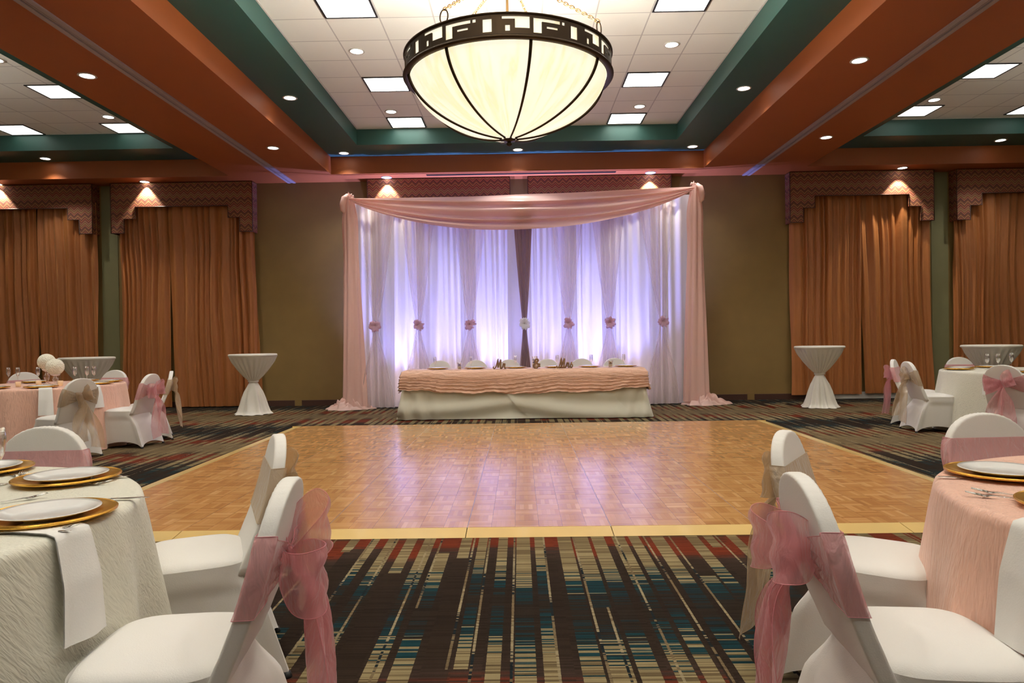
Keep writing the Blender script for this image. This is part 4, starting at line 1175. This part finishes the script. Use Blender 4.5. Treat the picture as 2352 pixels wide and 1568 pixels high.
for dx, dy, hh, lab in ((-.10, .12, .195, 'taller clear glass candlestick vase under the left blossom ball'), (.12, -.05, .135, 'shorter clear glass candlestick vase under the right blossom ball')):
    xx, yy = LF[0] + .10 + dx, LF[1] - .05 + dy
    t = thing('glass_vase', lab, 'vase', (xx, yy, zt))
    k = hh / .2
    mesh('base', [Lt([(.001, 0), (.045, 0), (.047, .006), (.018, .02)], 'glass', 24)], parent=t)
    mesh('body', [Lt([(.018, .02), (.014, .035), (.030, .06 * k + .02), (.034, .09 * k + .02), (.020, .13 * k + .01), (.014, .15 * k), (.020, .165 * k), (.055, .19 * k), (.060, .2 * k), (.052, .195 * k), (.001, .165 * k)], 'glass', 24)], parent=t)
    Vb = []
    def f(u, v):
        th = pi * v; a = 2 * pi * u; r = .098 * (1 + .035 * sin(23 * a) * sin(19 * th) + .02 * sin(41 * a + 3 * th))
        return (r * sin(th) * cos(a), r * sin(th) * sin(a), r * cos(th))
    tag(mesh('flower_ball', [G(f, 96, 56, 'ball', cu=True)], loc=(xx, yy, zt + hh + .088)), ('higher' if hh > .15 else 'lower') + ' white blossom ball on the far pink table', 'flower ball', 'blossom balls')
for dx, dy, lab in ((-.14, -.38, 'left of the glass vases'), (-.02, -.20, 'just behind its neighbour near the vases'), (.30, -.28, 'right of the glass vases')):
    put('votive', votive, LF[0] + .1 + dx, LF[1] + dy, zt, 0, 'small amber votive candle on the far pink cloth, ' + lab, 'votives on the far left table')
# far right table
for a, lab in ((2.75, 'at the left rim of the far cream cloth'), (2.25, 'at the back left of the far cream cloth'), (-2.35, 'hidden before the rose-bowed chair on the far cream cloth'), (-1.35, 'right of the rose-bowed chair on the far cream cloth'), (1.5, 'at the back of the far cream cloth')):
    setting(RF[0] + .70 * cos(a), RF[1] + .70 * sin(a), zt, lab, 'far right table')
for px, py, lab in ((2259, 841, 'left one of three'), (2284, 841, 'middle one of three'), (2314, 838, 'right one of three')):
    y = 9.15 if px != 2314 else 9.35; x = (px - 1193) / 1617 * y
    put('flute', None, x, y, zt, 0, 'champagne flute on the far cream cloth, ' + lab, 'flutes on the far right table')
put('votive', None, 6.58, 9.1, zt, 0, 'small amber votive candle at the right frame edge on the far cream cloth', 'votives on the far right table')
# head table
HX = lambda px, y: (px - 1193) / 1617 * y
hl = ['first from the left', 'second from the left', 'right of the Mr letters', 'left of the Mrs letters', 'right of the Mrs letters', 'rightmost']
for i, px in enumerate((1004, 1090, 1184, 1275, 1352, 1436)):
    setting(HX(px, 11.46), 11.46, ZTOP, 'on the head table, ' + hl[i], 'head table')
for i, (px, py) in enumerate(((998, 0), (1081, 0), (1183, 0), (1279, 0), (1357, 0), (1431, 0))):
    put('flute', None, HX(px, 11.25), 11.25, ZTOP, 0, 'champagne flute on the head table, ' + hl[i], 'flutes on the head table')
for px, h_, rr, lab in ((1054, .11, .04, 'small floral print glass votive at the left of the head table'), (1227, .19, .052, 'tall flared glass vase of dried violets behind the ampersand'), (1401, .11, .042, 'small gold floral glass votive at the right of the head table')):
    t = thing('glass_vase' if h_ > .15 else 'candle_cup', lab, 'vase' if h_ > .15 else 'candle holder', (HX(px, 11.22 if h_ < .15 else 11.26), 11.22 if h_ < .15 else 11.26, ZTOP))
    mesh('cup', [Lt([(.001, 0), (rr * .75, 0), (rr * .8, h_ * .3), (rr * .85, h_ * .7), (rr * 1.1, h_), (rr * 1.02, h_), (rr * .78, h_ * .7), (.001, h_ * .06)], 'glass', 24)], parent=t)
    mesh('filling', [Lt([(.001, h_ * .07), (rr * .7, h_ * .08), (rr * .72, h_ * .42), (.001, h_ * .44)], 'lace', 20)], parent=t)
    mesh('flowers', [Lt([(.001, 0), (rr * .3, .008), (rr * .35, .02), (.001, .035)], 'violet' if h_ > .15 or px < 1100 else 'brass', 8, (rr * .38 * cos(a), rr * .38 * sin(a), h_ * (.42 + .1 * (k % 3)))) for k, a in enumerate([0, 1.2, 2.5, 3.8, 5])], parent=t)
# letters: strokes in (x, z), script style, extruded by thick flat tubes
def letters(name, strokes, px, hgt, label):
    y = 11.14; P = []
    t = thing(name, label, 'sign', (HX(px, y), y, ZTOP))
    for s_, path in strokes:
        Q = [Vector((a * hgt, 0, b * hgt)) for a, b in path]
        # smooth
        R = []
        for i in range(len(Q) - 1):
            p0, p1, p2, p3 = Q[max(i - 1, 0)], Q[i], Q[i + 1], Q[min(i + 2, len(Q) - 1)]
            for k in range(6):
                u = k / 6; R.append(.5 * ((2 * p1) + (-p0 + p2) * u + (2 * p0 - 5 * p1 + 4 * p2 - p3) * u * u + (-p0 + 3 * p1 - 3 * p2 + p3) * u ** 3))
        R.append(Q[-1]); s_ *= 1.35
        off = Vector((0, .0, .0))
        P.append(T([tuple(q) for q in R], s_ * hgt, 'bronzeletter', 8))
    zmin = min(v[2] for p in P for v in p[0])
    P = [([(a, b, c - zmin) for a, b, c in v], f, k) for v, f, k in P]
    mesh('lettering', P, parent=t)
    mesh('stand', [B(min(v[0] for p in P for v in p[0]) + .01, max(v[0] for p in P for v in p[0]) - .01, -.012, .012, .0, .004, 'bronzeletter')], parent=t, smooth=False)
    return t
Mc = [(.05, [(-.80, .22), (-.86, .08), (-.74, .02), (-.60, .14), (-.48, .45), (-.34, .98), (-.30, 1.0)]), (.075, [(-.36, .9), (-.34, .5), (-.34, .08)]), (.05, [(-.34, .1), (-.20, .5), (-.02, 1.0)]), (.075, [(-.04, .94), (-.06, .5), (-.06, .1), (.02, .04), (.10, .12)])]
def rr_(ox): return [(.06, [(ox, .08), (ox + .10, .34), (ox + .16, .56), (ox + .17, .47), (ox + .29, .50), (ox + .28, .38), (ox + .25, .14), (ox + .32, .05), (ox + .42, .14)])]
def ss_(ox): return [(.055, [(ox, .1), (ox + .14, .36), (ox + .22, .60), (ox + .20, .44), (ox + .31, .26), (ox + .26, .08), (ox + .12, .03), (ox + .06, .12)])]
letters('script_letters', Mc + rr_(.12), 1150, .145, 'gold script letters reading Mr at the left of the head table front')
letters('script_ampersand', [(.085, [(.42, .10), (.20, .42), (-.10, .74), (-.08, .96), (.12, 1.0), (.20, .84), (-.02, .60), (-.28, .34), (-.26, .08), (.0, .02), (.24, .20), (.40, .50)])], 1231, .135, 'gold script ampersand in front of the tall glass vase')
letters('script_letters', Mc + rr_(.12) + ss_(.52), 1296, .150, 'gold script letters reading Mrs at the right of the ampersand')
